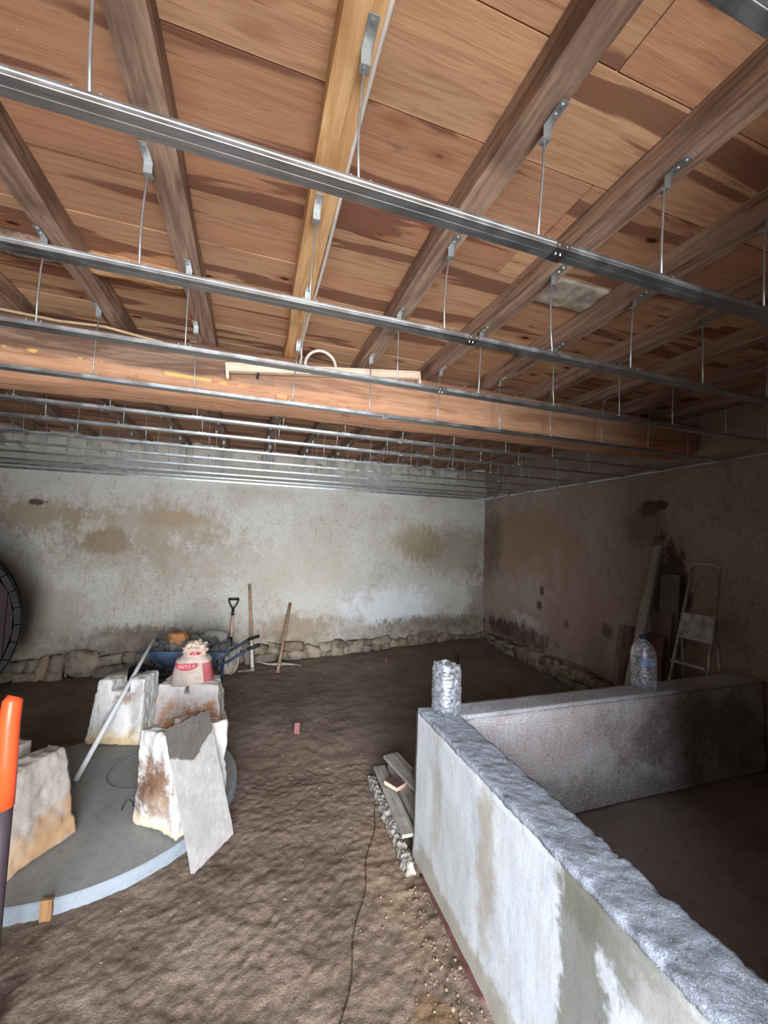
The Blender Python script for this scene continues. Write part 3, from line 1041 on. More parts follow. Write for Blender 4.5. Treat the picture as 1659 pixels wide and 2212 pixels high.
tag(tile, 'small dark maroon tile with pale salmon edges lying on the grey boards', 'tile')
bm = B()
for lo, hi in (((-.047, -.057, -.0125), (-.043, .057, .0105)), ((.043, -.057, -.0125), (.047, .057, .0105)), ((-.047, -.059, -.0125), (.047, -.055, .0105))):
    box(bm, lo, hi)
link('edge_band', bm, plain('salmon_edge', C(222, 178, 158), .7), tile)
bm = B()
tube(bm, [(1.215, 2.27, .185), (1.185, 2.50, .185), (1.15, 2.64, .19)], [.05, .052, .048], 18)
for q in range(5):
    a = q * 1.2
    tube(bm, [(1.215 + .05 * math.cos(a), 2.27, .185 + .05 * math.sin(a)), (1.185 + .053 * math.cos(a + .2), 2.5, .185 + .053 * math.sin(a + .2))], .004, 5)
tag(link('plastic_roll', bm, plain('grey_film', C(120, 122, 124), .35, 0, .3, 8), None, True), 'grey rolled sheet standing out behind the tank corner on the boards', 'roll')
bm = B()
tube(bm, [(.404 + (.777 - .404) * t + .012 * math.sin(t * 14), 1.56 + .87 * t, floor_z(.404 + .373 * t, 1.56 + .87 * t) + .004) for t in [q / 60 for q in range(-30, 78)]], .0028, 5)
tag(link('string_line', bm, plain('dark_string', C(74, 54, 44), .9, 0, .1, 30, 0)), 'dark string line lying on the soil along the tank', 'string')

# ------------------------------------------------------------------ round slab
SX, SY, SR = -.87, 3.17, .845
ZS = .07
slab = empty('round_slab', (SX, SY, 0))
tag(slab, 'round grey concrete floor slab with bright rough edge, at the left', 'slab')
bm = B()
NR = 96
rings = []
for r_ in (0.0, .2, .4, .6, .75, .835):
    ring = []
    for k in range(NR):
        a = 2 * math.pi * k / NR
        z = ZS + .002 * noise.noise(Vector((r_ * math.cos(a) * 5, r_ * math.sin(a) * 5, 0)))
        ring.append((r_ * math.cos(a), r_ * math.sin(a), z))
    rings.append(ring)
c0 = bm.verts.new((0, 0, ZS))
vr = [[bm.verts.new(p) for p in ring] for ring in rings[1:]]
for k in range(NR):
    bm.faces.new((c0, vr[0][k], vr[0][(k + 1) % NR]))
    for q in range(len(vr) - 1):
        bm.faces.new((vr[q][k], vr[q + 1][k], vr[q + 1][(k + 1) % NR], vr[q][(k + 1) % NR]))
link('slab_top', bm, M_SLAB, slab, True)
bm = B()
pr = [(.834, ZS), (.843, ZS - .006), (.846, ZS - .03), (.845, .0), (.848, -.04)]
rows = []
for k in range(NR * 2):
    a = math.pi * k / NR
    rows.append([])
    for r_, z in pr:
        rr_ = r_ + (0 if r_ < .84 else .006 * fbm(Vector((math.cos(a) * 9, math.sin(a) * 9, z * 30)), .7, 3))
        rows[-1].append(bm.verts.new((rr_ * math.cos(a), rr_ * math.sin(a), z)))
for k in range(NR * 2):
    for q in range(len(pr) - 1):
        n_ = (k + 1) % (NR * 2)
        bm.faces.new((rows[k][q], rows[k][q + 1], rows[n_][q + 1], rows[n_][q]))
link('slab_edge', bm, M_SLABEDGE, slab, True)
bm = B()   # raised line of the round cover cast in the slab
hc = (-.63 - SX, 3.40 - SY)
tube(bm, [(hc[0] + .26 * math.cos(a), hc[1] + .26 * math.sin(a), ZS + .000 + .0015 * noise.noise(Vector((a * 4, 1, 1)))) for a in [q * math.pi / 24 for q in range(49)]], .0045, 5)
link('cover_ring', bm, plain('dark_joint', C(96, 98, 98), .8), slab)
for (px, py, ang, lab) in ((-.655 - SX, 2.945 - SY, .3, 'wire'), (-1.09 - SX + .32, 3.83 - SY, 1.2, 'wire')):
    bm = B()
    r2 = .03
    tube(bm, [(px + r2 * math.cos(t) * math.cos(ang), py + r2 * math.cos(t) * math.sin(ang), ZS - .006 + .055 * math.sin(t)) for t in [q * math.pi / 10 for q in range(11)]], .0035, 6)
    link('lifting_loop', bm, M_BOLT, slab, True)

# ------------------------------------------------------------------ notched stone blocks
WS = C(194, 190, 187)
def stone_block(c8, ua, ub, dn, mat, label, seed):
    """notch between u=ua..ub at the top, depth fraction dn"""
    up = [0]
    n1, n2, n3 = 6, 6, 6
    us = [ua * q / n1 for q in range(n1)] + [ua + (ub - ua) * q / n2 for q in range(n2)] + [ub + (1 - ub) * q / n3 for q in range(n3 + 1)]
    ws = [(1 - dn) * q / 14 for q in range(14)] + [1 - dn + dn * q / 4 for q in range(5)]
    bm = hexa(c8, (0, 14, 0), cell=lambda i, j, k: not (n1 <= i < n1 + n2 and k >= 14), upos=us, wpos=ws, amp=.014, freq=7, amp2=.007, freq2=26, smooth=1, seed=seed)
    bmesh.ops.subdivide_edges(bm, edges=bm.edges[:], cuts=1, use_grid_fill=True)
    for v in bm.verts:
        v.co += Vector((noise.noise(v.co * 34), noise.noise(v.co * 34 + Vector((9, 0, 0))), noise.noise(v.co * 34 + Vector((0, 9, 0))))) * .0028
    zmin = min(v.co.z for v in bm.verts)
    for v in bm.verts: v.co.z += .068 - zmin
    c = sum((Vector(p) for p in c8[:4]), Vector()) / 4
    o = link('stone_block', bm, mat, None, True)
    o.data.transform(Matrix.Translation((-c.x, -c.y, 0)))
    o.location = (c.x, c.y, 0)
    tag(o, label, 'stone block', 'notched stone blocks on the round slab')
    return o
z0 = .068
# right-front block (behind the leaning slab). u from near corner N to right corner R
N0, R0, B0, L0 = (-.321, 2.552, z0), (-.075, 2.835, z0), (-.347, 3.076, z0), (-.593, 2.793, z0)
N1, R1, B1, L1 = (-.388, 2.665, .575), (-.098, 2.85, .575), (-.285, 3.03, .575), (-.590, 2.825, .575)
RUST = C(150, 92, 52)
m3 = mat_stone('stained_white_stone_front', WS, None, [((-.50, 2.68, .32), (.13, .14, .13), C(112, 82, 60), .95), ((-.56, 2.74, .24), (.08, .1, .09), C(92, 66, 50), .8), ((-.46, 2.67, .2), (.1, .1, .06), C(150, 128, 108), .7), ((-.25, 2.95, .57), (.2, .2, .05), C(176, 140, 118), .6), ((-.2, 2.7, .3), (.06, .06, .12), C(206, 160, 124), .6), ((-.4, 2.65, .09), (.3, .3, .04), C(204, 188, 150), .6)])
stone_block([N0, R0, B0, L0, N1, R1, B1, L1], .26, .55, .2, m3, 'white notched stone block with a brown stain, behind the leaning slab', 3)
# left-front block
R0, N0, G0, F0 = (-.865, 2.785, z0), (-1.075, 2.44, z0), (-1.54, 2.74, z0), (-1.36, 3.08, z0)
R1, N1, G1, F1 = (-.965, 2.82, .53), (-1.095, 2.53, .53), (-1.46, 2.75, .53), (-1.335, 3.035, .53)
m1 = mat_stone('beige_white_stone_left', C(182, 172, 164), None, [((-.93, 2.66, .16), (.1, .25, .11), C(172, 132, 96), .8), ((-1.0, 2.5, .1), (.3, .3, .09), C(186, 150, 112), .8), ((-.88, 2.76, .28), (.03, .05, .12), C(196, 150, 118), .7), ((-1.1, 2.46, .25), (.1, .1, .2), C(196, 168, 138), .6)])
stone_block([R0, F0, G0, N0, R1, F1, G1, N1], .27, .56, .2, m1, 'beige notched stone block nearest at the left edge, beside the orange pole', 5)
# back-left block
m2 = mat_stone('white_stone_back', C(204, 202, 200), None, [((-1.0, 3.8, .11), (.4, .3, .07), C(206, 186, 150), .8), ((-.95, 3.83, .42), (.07, .1, .04), C(120, 84, 72), .8), ((-.84, 3.95, .3), (.04, .2, .25), C(150, 140, 132), .6), ((-1.0, 3.8, .1), (.3, .2, .03), C(170, 136, 92), .5)])
stone_block([(-1.20, 3.86, z0), (-.786, 3.75, z0), (-.70, 4.04, z0), (-1.11, 4.15, z0), (-1.155, 3.95, .54), (-.80, 3.88, .54), (-.745, 4.10, .54), (-1.10, 4.18, .54)], .30, .68, .19, m2, 'white notched stone block at the back left, flat grey stone on its prong', 7)
# back-right block, under the bag
m4 = mat_stone('rust_streaked_stone', C(200, 192, 188), None, [((-.43, 3.55, .24), (.3, .15, .13), RUST, .95), ((-.55, 3.58, .36), (.14, .12, .10), C(170, 116, 78), .7), ((-.3, 3.55, .33), (.1, .12, .08), C(184, 130, 90), .7), ((-.45, 3.55, .12), (.3, .15, .08), C(112, 58, 34), .9)])
stone_block([(-.70, 3.62, z0), (-.157, 3.50, z0), (-.12, 3.86, z0), (-.66, 3.97, z0), (-.668, 3.73, .54), (-.205, 3.61, .54), (-.21, 3.87, .54), (-.62, 3.96, .54)], .42, .50, .16, m4, 'white stone block with rusty brown streaks under the cement bag', 9)
# stone pieces on the back-left block
bm = rock_bm(.062, .085, .018, 51, 2, .15)
o = link('flat_stone', bm, plain('flat_grey_stone', C(128, 120, 108), .9, 0, .3, 12, .8), None, True)
o.location = (-1.045, 4.05, .556)
tag(o, 'flat dark grey stone resting on the left prong of the back block', 'stone')
bm = rock_bm(.10, .10, .10, 61, 2, .2)
o = link('stone', bm, M_RUBBLE, None, True); o.location = (-2.42, 3.9, .07)
tag(o, 'grey stone wedged under the big cask at the left edge', 'stone')

# leaning stone slab
bm = hexa(boxc((-.146, 0, -.011), (.146, .735, .011)), (16, 40, 2), amp=.0025, freq=9, amp2=.001, freq2=40, smooth=0, seed=22)
for v in bm.verts:
    t = v.co.y / .735
    if t > .93: v.co.y -= .02 * (1 + v.co.x / .146) * .5 - .012 * noise.noise(Vector((v.co.x * 30, 1, 0)))
    if t < .03: v.co.y += .006 * noise.noise(Vector((v.co.x * 60, 2, 0)))
ms = Mat('grey_slab_with_wet_top', .8, 0, .3)
nn = ms.noise(ms.obj, 14, 6, .7)
ln = ms.sep(ms.obj)
cc = ms.ramp(nn, [(.3, C(138, 134, 131)), (.7, C(164, 160, 157))])
edge_ = ms.math('ADD', ln[1], ms.math('ADD', ms.math('MULTIPLY', ms.math('SUBTRACT', ms.noise(ms.obj, 9, 5, .7), .5), .10), ms.math('MULTIPLY', ms.math('ABSOLUTE', ms.math('ADD', ln[0], .02)), -.55)))
cc = ms.mix(ms.ss(edge_, .50, .512, 0, .92), cc, ms.mix(nn, C(58, 53, 50), C(88, 80, 75)))
sp = ms.voro(ms.obj, 60)
cc = ms.mix(ms.ss(sp, .04, .09, .8, 0), cc, C(240, 238, 236))
cc = ms.mix(ms.math('MULTIPLY', ms.blob((-.05, .17, 0), (.09, .09, 0), .6, .4, vec=ms.obj), .35), cc, C(130, 126, 122))
ms.col(cc); ms.bump(ms.noise(ms.obj, 70, 5, .7), .4, .004)
ls = link('leaning_slab', bm, ms.m, None, False)
f0 = Vector((-.1215, 2.5105, .012)); t0 = Vector((-.30, 2.625, .665))
d = (t0 - f0).normalized(); s = Vector((.187, .225, 0)).normalized(); s = (s - d * s.dot(d)).normalized(); n_ = s.cross(d)
ls.matrix_world = Matrix((s, d, n_)).transposed().to_4x4(); ls.location = f0
tag(ls, 'flat grey stone slab with a dark wet top end, leaning on the front block', 'slab')
# long white pole
bm = B()
pa, pb = Vector((-1.067, 3.332, .078)), Vector((-.85, 4.35, .772))
tube(bm, [pa, pa.lerp(pb, .5) + Vector((0, 0, -.004)), pb], .0175, 14)
tag(link('white_pole', bm, plain('white_plastic_pipe', C(214, 214, 216), .45, 0, .06, 20, 0), None, True), 'long white pipe leaning through the notch of the back-left block', 'pipe')
# wooden stakes
def stake(x, y, z0_, z1_, w, label, col, tilt=0):
    bm = hexa(boxc((-w / 2, -.008, z0_), (w / 2, .008, z1_)), (3, 2, 8), amp=.003, freq=20, smooth=0, seed=int(abs(x) * 90))
    o = link('wooden_stake', bm, mat_timber('stake_wood_%d' % (len(bpy.data.materials)), col, tuple(c * .75 for c in col[:3]) + (1,), tuple(c * .45 for c in col[:3]) + (1,), 'z'), None)
    o.location = (x, y, 0); o.rotation_euler = (0, tilt, random.uniform(-.3, .3))
    tag(o, label, 'stake')
stake(-.812, 2.312, -.03, .092, .046, 'brown wooden stake driven in at the front edge of the round slab', C(166, 124, 88))
stake(.462, 3.78, -.03, .105, .045, 'short reddish stake with a white top standing in the open soil', C(140, 92, 92), .03)
stake(1.86, 5.45, .0, .135, .03, 'tiny wooden stake near the foot of the back wall', C(120, 92, 70))
stake(2.75, 5.0, .05, .26, .03, 'thin dark stake near the right wall corner', C(70, 54, 44), .05)

# ------------------------------------------------------------------ cement bag
BX, BY, BZ = -.425, 3.77, .538
bag = empty('cement_bag', (BX, BY, BZ))
tag(bag, 'dusty beige cement bag with red print and a crumpled top, on the rust-streaked block', 'bag')
def bag_r(a, t):
    hw = .166 - .040 * t
    hd = .105 - .012 * t
    if t > .72: hw *= 1 - .42 * sst(t, .72, .95); hd *= 1 - .4 * sst(t, .72, .95)
    k = (abs(math.cos(a)) ** 3.2 + abs(math.sin(a)) ** 3.2) ** (-1 / 3.2)
    return hw * math.cos(a) * k, hd * math.sin(a) * k
bm = B()
NA, NT_ = 56, 30
rings = []
for j in range(NT_ + 1):
    t = j / NT_
    ring = []
    for k in range(NA):
        a = 2 * math.pi * k / NA
        x, y = bag_r(a, t)
        z = .255 * t
        p = Vector((x * 9, y * 9, z * 9))
        f = 1 + (.02 + .10 * sst(t, .6, 1)) * noise.noise(p * 1.2) + .03 * noise.noise(p * 3)
        ring.append(bm.verts.new((x * f, y * f, z + (.02 * sst(t, .7, 1) * noise.noise(p * 1.5)))))
    rings.append(ring)
for j in range(NT_):
    for k in range(NA):
        bm.faces.new((rings[j][k], rings[j][(k + 1) % NA], rings[j + 1][(k + 1) % NA], rings[j + 1][k]))
bm.faces.new(rings[0][::-1]); bm.faces.new(rings[-1])
mb = Mat('cement_bag_paper', .8, 0, .2)
q = mb.sep(mb.obj)
nb_ = mb.noise(mb.obj, 22, 5, .65)
cb = mb.ramp(nb_, [(.3, C(166, 148, 138)), (.7, C(196, 178, 166))])
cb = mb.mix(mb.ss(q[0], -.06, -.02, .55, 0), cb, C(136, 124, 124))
RED = C(164, 56, 70)
dist = mb.math('SQRT', mb.math('ADD', mb.math('POWER', mb.math('DIVIDE', mb.math('ADD', q[0], .045), .095), 2.0), mb.math('POWER', mb.math('DIVIDE', mb.math('SUBTRACT', q[2], .165), .045), 2.0)))
frontm = mb.ss(q[1], -.04, -.03, 1, 0)
band = mb.math('MULTIPLY', mb.ss(dist, .92, 1.0, 1, 0), frontm)
topc = mb.ss(q[2], .176, .182, 1, 0)
cb = mb.mix(mb.math('MULTIPLY', band, mb.math('MULTIPLY', topc, .9)), cb, mb.mix(mb.ss(nb_, .5, .8), RED, C(196, 96, 104)))
sidep = mb.math('MULTIPLY', mb.ss(mb.math('ADD', q[0], mb.math('MULTIPLY', q[2], .14)), .098, .102), mb.ss(q[2], .17, .175, 1, 0))
cb = mb.mix(mb.math('MULTIPLY', sidep, .85), cb, RED)
cb = mb.mix(mb.math('MULTIPLY', mb.math('MULTIPLY', mb.ss(q[0], -.10, -.095, 1, 0), mb.ss(q[2], .205, .21)), .7), cb, C(170, 70, 84))
mb.col(cb); mb.bump(mb.noise(mb.obj, 30, 4), .5, .006)
link('bag_body', bm, mb.m, bag, True)
# crumpled neck
bm = B()
bmesh.ops.create_icosphere(bm, subdivisions=4, radius=1)
for v in bm.verts:
    p = v.co.copy()
    f = 1 + .38 * noise.noise(p * 2.6 + Vector((4, 2, 8))) + .22 * noise.noise(p * 6.5) + .10 * noise.noise(p * 14)
    v.co = Vector((p.x * .095 * f + .012, p.y * .07 * f, p.z * .068 * f + .268))
mk = Mat('crumpled_paper', .85, 0, .2)
q = mk.sep(mk.obj)
ck = mk.ramp(mk.noise(mk.obj, 26, 6, .7), [(.3, C(160, 138, 124)), (.7, C(198, 180, 164))])
rd = mk.blob((.025, -.07, .243), (.05, .05, .02), .2, .2, vec=mk.obj, wscale=20)
ck = mk.mix(rd, ck, RED)
mk.col(ck); mk.bump(mk.noise(mk.obj, 40, 5), .7, .01)
link('bag_neck', bm, mk.m, bag, True)
# lettering printed on the red band
cu = bpy.data.curves.new('bag_text', 'FONT')
cu.body = 'ENTO P'
cu.size = .036
cu.align_x = 'CENTER'
cu.extrude = .0
to = bpy.data.objects.new('bag_text_tmp', cu)
COL.objects.link(to)
bpy.context.view_layer.update()
tme = bpy.data.meshes.new_from_object(to.evaluated_get(bpy.context.evaluated_depsgraph_get()))
bpy.data.objects.remove(to, do_unlink=True)
lt = link('lettering', tme, plain('faded_white_print', C(226, 176, 172), .8, 0, .05, 30, 0), bag)
tb = bmesh.new(); tb.from_mesh(tme)
bmesh.ops.triangulate(tb, faces=tb.faces[:])
for v in tb.verts:
    x = v.co.x - .04
    z = .143 + v.co.y - .12 * (x + .04) ** 2
    t = z / .255
    # front surface depth of the bag at x
    best = None
    for k in range(60):
        a = -math.pi * (k / 60.0)
        bx_, by_ = bag_r(a, t)
        if best is None or abs(bx_ - x) < best[0]: best = (abs(bx_ - x), by_)
    v.co = Vector((x, best[1] * 1.045 - .0035, z))
tb.to_mesh(tme); tb.free()

# ------------------------------------------------------------------ wheelbarrow with rubble
wb = empty('wheelbarrow', (-.6, 5.05, 0))
tag(wb, 'blue steel wheelbarrow full of rubble standing at the back wall', 'wheelbarrow')
ox, oy = -.6, 5.05
M_WB = plain('worn_blue_steel', C(92, 108, 136), .5, .3, .3, 7, .2)
M_WBF = plain('dark_blue_tube', C(44, 62, 84), .45, .3, .2, 20, 0)
M_RUB = plain('black_rubber', C(30, 30, 32), .7, 0, .1, 30, .1)
bot = [(-.86, 4.88, .30), (-.42, 4.88, .30), (-.42, 5.22, .30), (-.86, 5.22, .30)]
top = [(-1.04, 4.76, .55), (-.20, 4.76, .49), (-.20, 5.34, .49), (-1.04, 5.34, .55)]
bm = B()
vb = [bm.verts.new((x - ox, y - oy, z)) for x, y, z in bot]
vt = [bm.verts.new((x - ox, y - oy, z)) for x, y, z in top]
bm.faces.new(vb)
for k in range(4):
    bm.faces.new((vb[k], vb[(k + 1) % 4], vt[(k + 1) % 4], vt[k]))
bmesh.ops.bevel(bm, geom=[e for e in bm.edges if not e.is_boundary], offset=.04, segments=4, affect='EDGES')
tray = link('tray', bm, M_WB, wb, True)
so = tray.modifiers.new('s', 'SOLIDIFY'); so.thickness = .003
bm = B()
rim = [(x - ox, y - oy, z) for x, y, z in top]
tube(bm, rim + [rim[0]], .008, 8)
link('tray_rim', bm, M_WB, wb, True)
for yy in (4.83, 5.27):
    bm = B()
    pts = [(-1.08, yy * .5 + 5.05 * .5, .20), (-.86, yy, .255), (-.35, yy, .325), (-.18, yy, .39), (-.02, yy - .0, .49), (.04, yy, .52)]
    tube(bm, [(x - ox, y - oy, z) for x, y, z in pts], .016, 10)
    h = link('handle', bm, M_WBF, wb, True)
    bm = B()
    tube(bm, [(.0 - ox, yy - oy, .505), (.135 - ox, yy - oy, .545)], .020, 10)
    link('grip', bm, M_RUB, h, True)
    bm = B()
    tube(bm, [(-.42 - ox, yy - oy, .31), (-.36 - ox, yy - oy, .02), (-.28 - ox, yy - oy, .01), (-.26 - ox, yy - oy, .33)], .012, 8)
    link('leg', bm, M_WBF, wb, True)
bm = B()
R_ = .175
wx, wy, wz = -1.10 - ox, 5.05 - oy, R_
tube(bm, [(wx + (R_ - .038) * math.cos(a), wy, wz + (R_ - .038) * math.sin(a)) for a in [q * math.pi / 16 for q in range(33)]], .038, 10, False)
wh = link('wheel', bm, M_RUB, wb, True)
bm = B()
tube(bm, [(wx, wy - .02, wz), (wx, wy + .02, wz)], .105, 20)
tube(bm, [(wx, wy - .09, wz), (wx, wy + .09, wz)], .010, 8)
link('hub', bm, M_WB, wh)
# rubble in the tray
M_DKST = plain('dark_grey_rubble', C(96, 94, 90), .9, 0, .3, 9, .7)
rk = random.Random(3)
base = None
for k in range(16):
    x = -1.0 + .74 * (k % 8) / 7 + rk.uniform(-.02, .02)
    y = 4.96 + .18 * (k // 8) + rk.uniform(-.02, .03)
    s = rk.uniform(.05, .075)
    bm = rock_bm(s * 1.1, s * .9, s * .8, k + 300, 1, .35)
    o = link('rubble_stone', bm, M_DKST, None, False)
    o.location = (x, y, .50 + .05 * math.sin(math.pi * (k % 8) / 7) - .03 * (k < 8))
    o.rotation_euler = (rk.uniform(0, 3), rk.uniform(0, 3), rk.uniform(0, 3))
    tag(o, 'dark grey rubble stone in the wheelbarrow, %s row, %s from the left' % ('front' if k < 8 else 'back', ORD[k % 8]), 'stone', 'rubble stones in the wheelbarrow')
o = link('ochre_stone', rock_bm(.085, .07, .058, 77, 2, .3), plain('ochre_stone', C(176, 124, 76), .9, 0, .3, 9, .6), None, False)
o.location = (-.735, 5.02, .615)
tag(o, 'orange-ochre stone on top of the wheelbarrow heap', 'stone')
o = link('grey_slab_piece', rock_bm(.12, .03, .075, 78, 2, .12), plain('grey_green_slab', C(128, 128, 120), .9, 0, .2, 8, .4), None, True)
o.location = (-.36, 5.12, .585); o.rotation_euler = (.35, .15, .1)
tag(o, 'grey flat slab piece standing in the wheelbarrow, right of the bag top', 'stone')

# ------------------------------------------------------------------ tools at the back wall
M_HAND = mat_timber('ash_handle', C(176, 146, 120), C(150, 118, 96), C(108, 82, 66), 'z')
M_HANDP = plain('pinkish_shaft', C(190, 158, 138), .6, 0, .15, 20, 0)
M_STEEL = plain('dusty_steel', C(150, 140, 126), .55, .35, .2, 12, .1)
M_BLK = plain('black_plastic', C(26, 26, 28), .4, 0, .1, 20, 0)
sh = empty('shovel', (-.215, 5.75, 0))
tag(sh, 'shovel with a black D-grip and dusty blade leaning on the back wall', 'shovel')
def loc_(o, e): o.data.transform(Matrix.Translation(-e.location)); return o
S0, S1 = Vector((-.213, 5.70, .33)), Vector((-.211, 5.915, .905))
def lerp(a, b, t): return a + (b - a) * t
bm = B(); tube(bm, [S0 - Vector((0, .0, .0)), lerp(S0, S1, .18)], [.021, .019], 10); loc_(link('socket', bm, M_BLK, sh, True), sh)
bm = B(); tube(bm, [lerp(S0, S1, .16), lerp(S0, S1, .66)], .0165, 10); loc_(link('shaft', bm, M_HANDP, sh, True), sh)
bm = B()
a_, t_ = lerp(S0, S1, .64), lerp(S0, S1, .80)
tube(bm, [a_, t_], [.019, .017], 10)
up_ = (S1 - S0).normalized()
L_, R2 = S1 + Vector((-.062, 0, 0)), S1 + Vector((.062, 0, 0))
tube(bm, [t_ - up_ * .01, t_ + up_ * .035 + Vector((-.035, 0, 0)), L_ - up_ * .02, L_], .010, 8)
tube(bm, [t_ - up_ * .01, t_ + up_ * .035 + Vector((.035, 0, 0)), R2 - up_ * .02, R2], .010, 8)
tube(bm, [L_ - Vector((.006, 0, 0)), R2 + Vector((.006, 0, 0))], .015, 10)
loc_(link('grip', bm, M_BLK, sh, True), sh)
bm = B()
NU, NV = 12, 14
gv = []
P0, P1 = Vector((-.215, 5.705, .335)), Vector((-.228, 5.585, -.005))
for j in range(NV + 1):
    t = j / NV
    w = .125 if t < .6 else .125 * math.sqrt(max(0, 1 - ((t - .6) / .42) ** 2))
    w = .05 + (w - .05) * sst(t, 0, .10) if t < .1 else w
    row = []
    for i in range(NU + 1):
        u = -1 + 2 * i / NU
        p = P0.lerp(P1, t) + Vector((u * w, -.028 * (u * u) + .012, -.0))
        row.append(bm.verts.new(p))
    gv.append(row)
for j in range(NV):
    for i in range(NU):
        bm.faces.new((gv[j][i], gv[j][i + 1], gv[j + 1][i + 1], gv[j + 1][i]))
bl = loc_(link('blade', bm, M_STEEL, sh, True), sh)
bl.modifiers.new('s', 'SOLIDIFY').thickness = .003
bm = B(); tube(bm, [lerp(P0, P1, -.02) + Vector((0, -.004, 0)), lerp(P0, P1, .75) + Vector((0, -.002, 0))], [.017, .006], 8)
loc_(link('rib', bm, M_STEEL, bl, True), sh)
# hoe
ho = empty('hoe', (.07, 5.66, 0))
tag(ho, 'hoe with a long grey-brown handle, blade on the ground, right of the shovel', 'hoe')
H0, H1 = Vector((.075, 5.66, .045)), Vector((-.015, 5.965, 1.10))
bm = B(); tube(bm, [lerp(H0, H1, .32), lerp(H0, H1, .7), H1], [.017, .018, .021], 10); loc_(link('handle', bm, M_HAND, ho, True), ho)
bm = B(); tube(bm, [H0, lerp(H0, H1, .34)], [.024, .018], 10); loc_(link('lower_handle', bm, plain('pale_worn_shaft', C(196, 192, 186), .6), ho, True), ho)
bm = B()
tube(bm, [(.085, 5.65, .035), (.03, 5.61, .025), (-.06, 5.53, .05), (-.10, 5.48, .065)], [.022, .012, .010, .008], 8)
hb = box(bm, (.045, 5.61, .005), (.105, 5.69, .05), .006)
loc_(link('blade', bm, M_STEEL, ho, True), ho)
# pickaxe
pk = empty('pickaxe', (.39, 5.46, 0))
tag(pk, 'pickaxe standing head down with its handle leaning on the back wall', 'pickaxe')
K0, K1 = Vector((.388, 5.45, .02)), Vector((.555, 5.955, .83))
bm = B(); tube(bm, [lerp(K0, K1, -.0), lerp(K0, K1, .1), lerp(K0, K1, .5), K1], [.022, .020, .019, .021], 10); loc_(link('handle', bm, M_HAND, pk, True), pk)
bm = B()
hd = lerp(K0, K1, .115)
tube(bm, [hd + Vector((-.275, -.04, .055)), hd + Vector((-.14, -.01, .012)), hd + Vector((-.03, 0, 0)), hd + Vector((.03, 0, 0)), hd + Vector((.15, .0, -.01)), hd + Vector((.28, -.02, -.03))], [.006, .014, .022, .022, .014, .006], 8)
box(bm, hd - Vector((.035, .03, .028)), hd + Vector((.035, .03, .028)), .008)
loc_(link('head', bm, M_STEEL, pk, True), pk)

# ------------------------------------------------------------------ cask at the left
cask = empty('wine_cask', (-2.66, 4.02, .925), (0, 0, .56))
tag(cask, 'huge dark old cask lying on its side, cut by the left edge', 'cask')
M_CASK = plain('black_cask_oak', C(34, 30, 30), .7, 0, .35, 8, .6)
M_HEAD = plain('wine_red_head', C(44, 26, 26), .7, 0, .3, 6, .4)
M_HOOP = plain('rusty_hoop', C(40, 36, 38), .6, .4, .3, 14, .2)
NS = 34
def cr(t): return .845 + .07 * math.sin(math.pi * t)
Lc = 1.35
for k in range(NS):
    a0, a1 = 2 * math.pi * (k + .03) / NS, 2 * math.pi * (k + .97) / NS
    bm = B()
    rows = []
    for j in range(6):
        t = j / 5
        rows.append([bm.verts.new((r_ * math.cos(a), t * Lc, r_ * math.sin(a))) for r_, a in ((cr(t), a0), (cr(t), a1), (cr(t) - .045, a1), (cr(t) - .045, a0))])
    bm.faces.new(rows[0]); bm.faces.new(rows[-1][::-1])
    for j in range(5):
        for q in range(4):
            bm.faces.new((rows[j][q], rows[j + 1][q], rows[j + 1][(q + 1) % 4], rows[j][(q + 1) % 4]))
    bmesh.ops.recalc_face_normals(bm, faces=bm.faces[:])
    link('stave', bm, M_CASK, cask)
x = -.80
while x < .79:
    w = .155
    x1 = min(x + w, .80)
    bm = B()
    vs_f, vs_b = [], []
    for s in (1, -1):
        for xx in ((x + .003, x1 - .003) if s == 1 else (x1 - .003, x + .003)):
            zz = s * math.sqrt(max(.0, .802 ** 2 - xx * xx))
            vs_f.append(bm.verts.new((xx, .06, zz))); vs_b.append(bm.verts.new((xx, .10, zz)))
    bm.faces.new(vs_f[::-1]); bm.faces.new(vs_b)
    for q in range(4):
        bm.faces.new((vs_f[q], vs_f[(q + 1) % 4], vs_b[(q + 1) % 4], vs_b[q]))
    bmesh.ops.recalc_face_normals(bm, faces=bm.faces[:])
    link('head_board', bm, M_HEAD, cask)
    x += w
for t in (.03, .16, .38, .66, .9):
    bm = B()
    r_ = cr(t) + .004
    for k in range(64):
        pass
    rows = []
    for k in range(64):
        a = 2 * math.pi * k / 64
        rows.append([bm.verts.new((rr_ * math.cos(a), t * Lc + dy, rr_ * math.sin(a))) for rr_, dy in ((r_, -.025), (r_ + .004, -.025), (r_ + .004, .025), (r_, .025))])
    for k in range(64):
        n2 = (k + 1) % 64
        for q in range(4):
            bm.faces.new((rows[k][q], rows[n2][q], rows[n2][(q + 1) % 4], rows[k][(q + 1) % 4]))
    bmesh.ops.recalc_face_normals(bm, faces=bm.faces[:])
    link('hoop', bm, M_HOOP, cask, True)

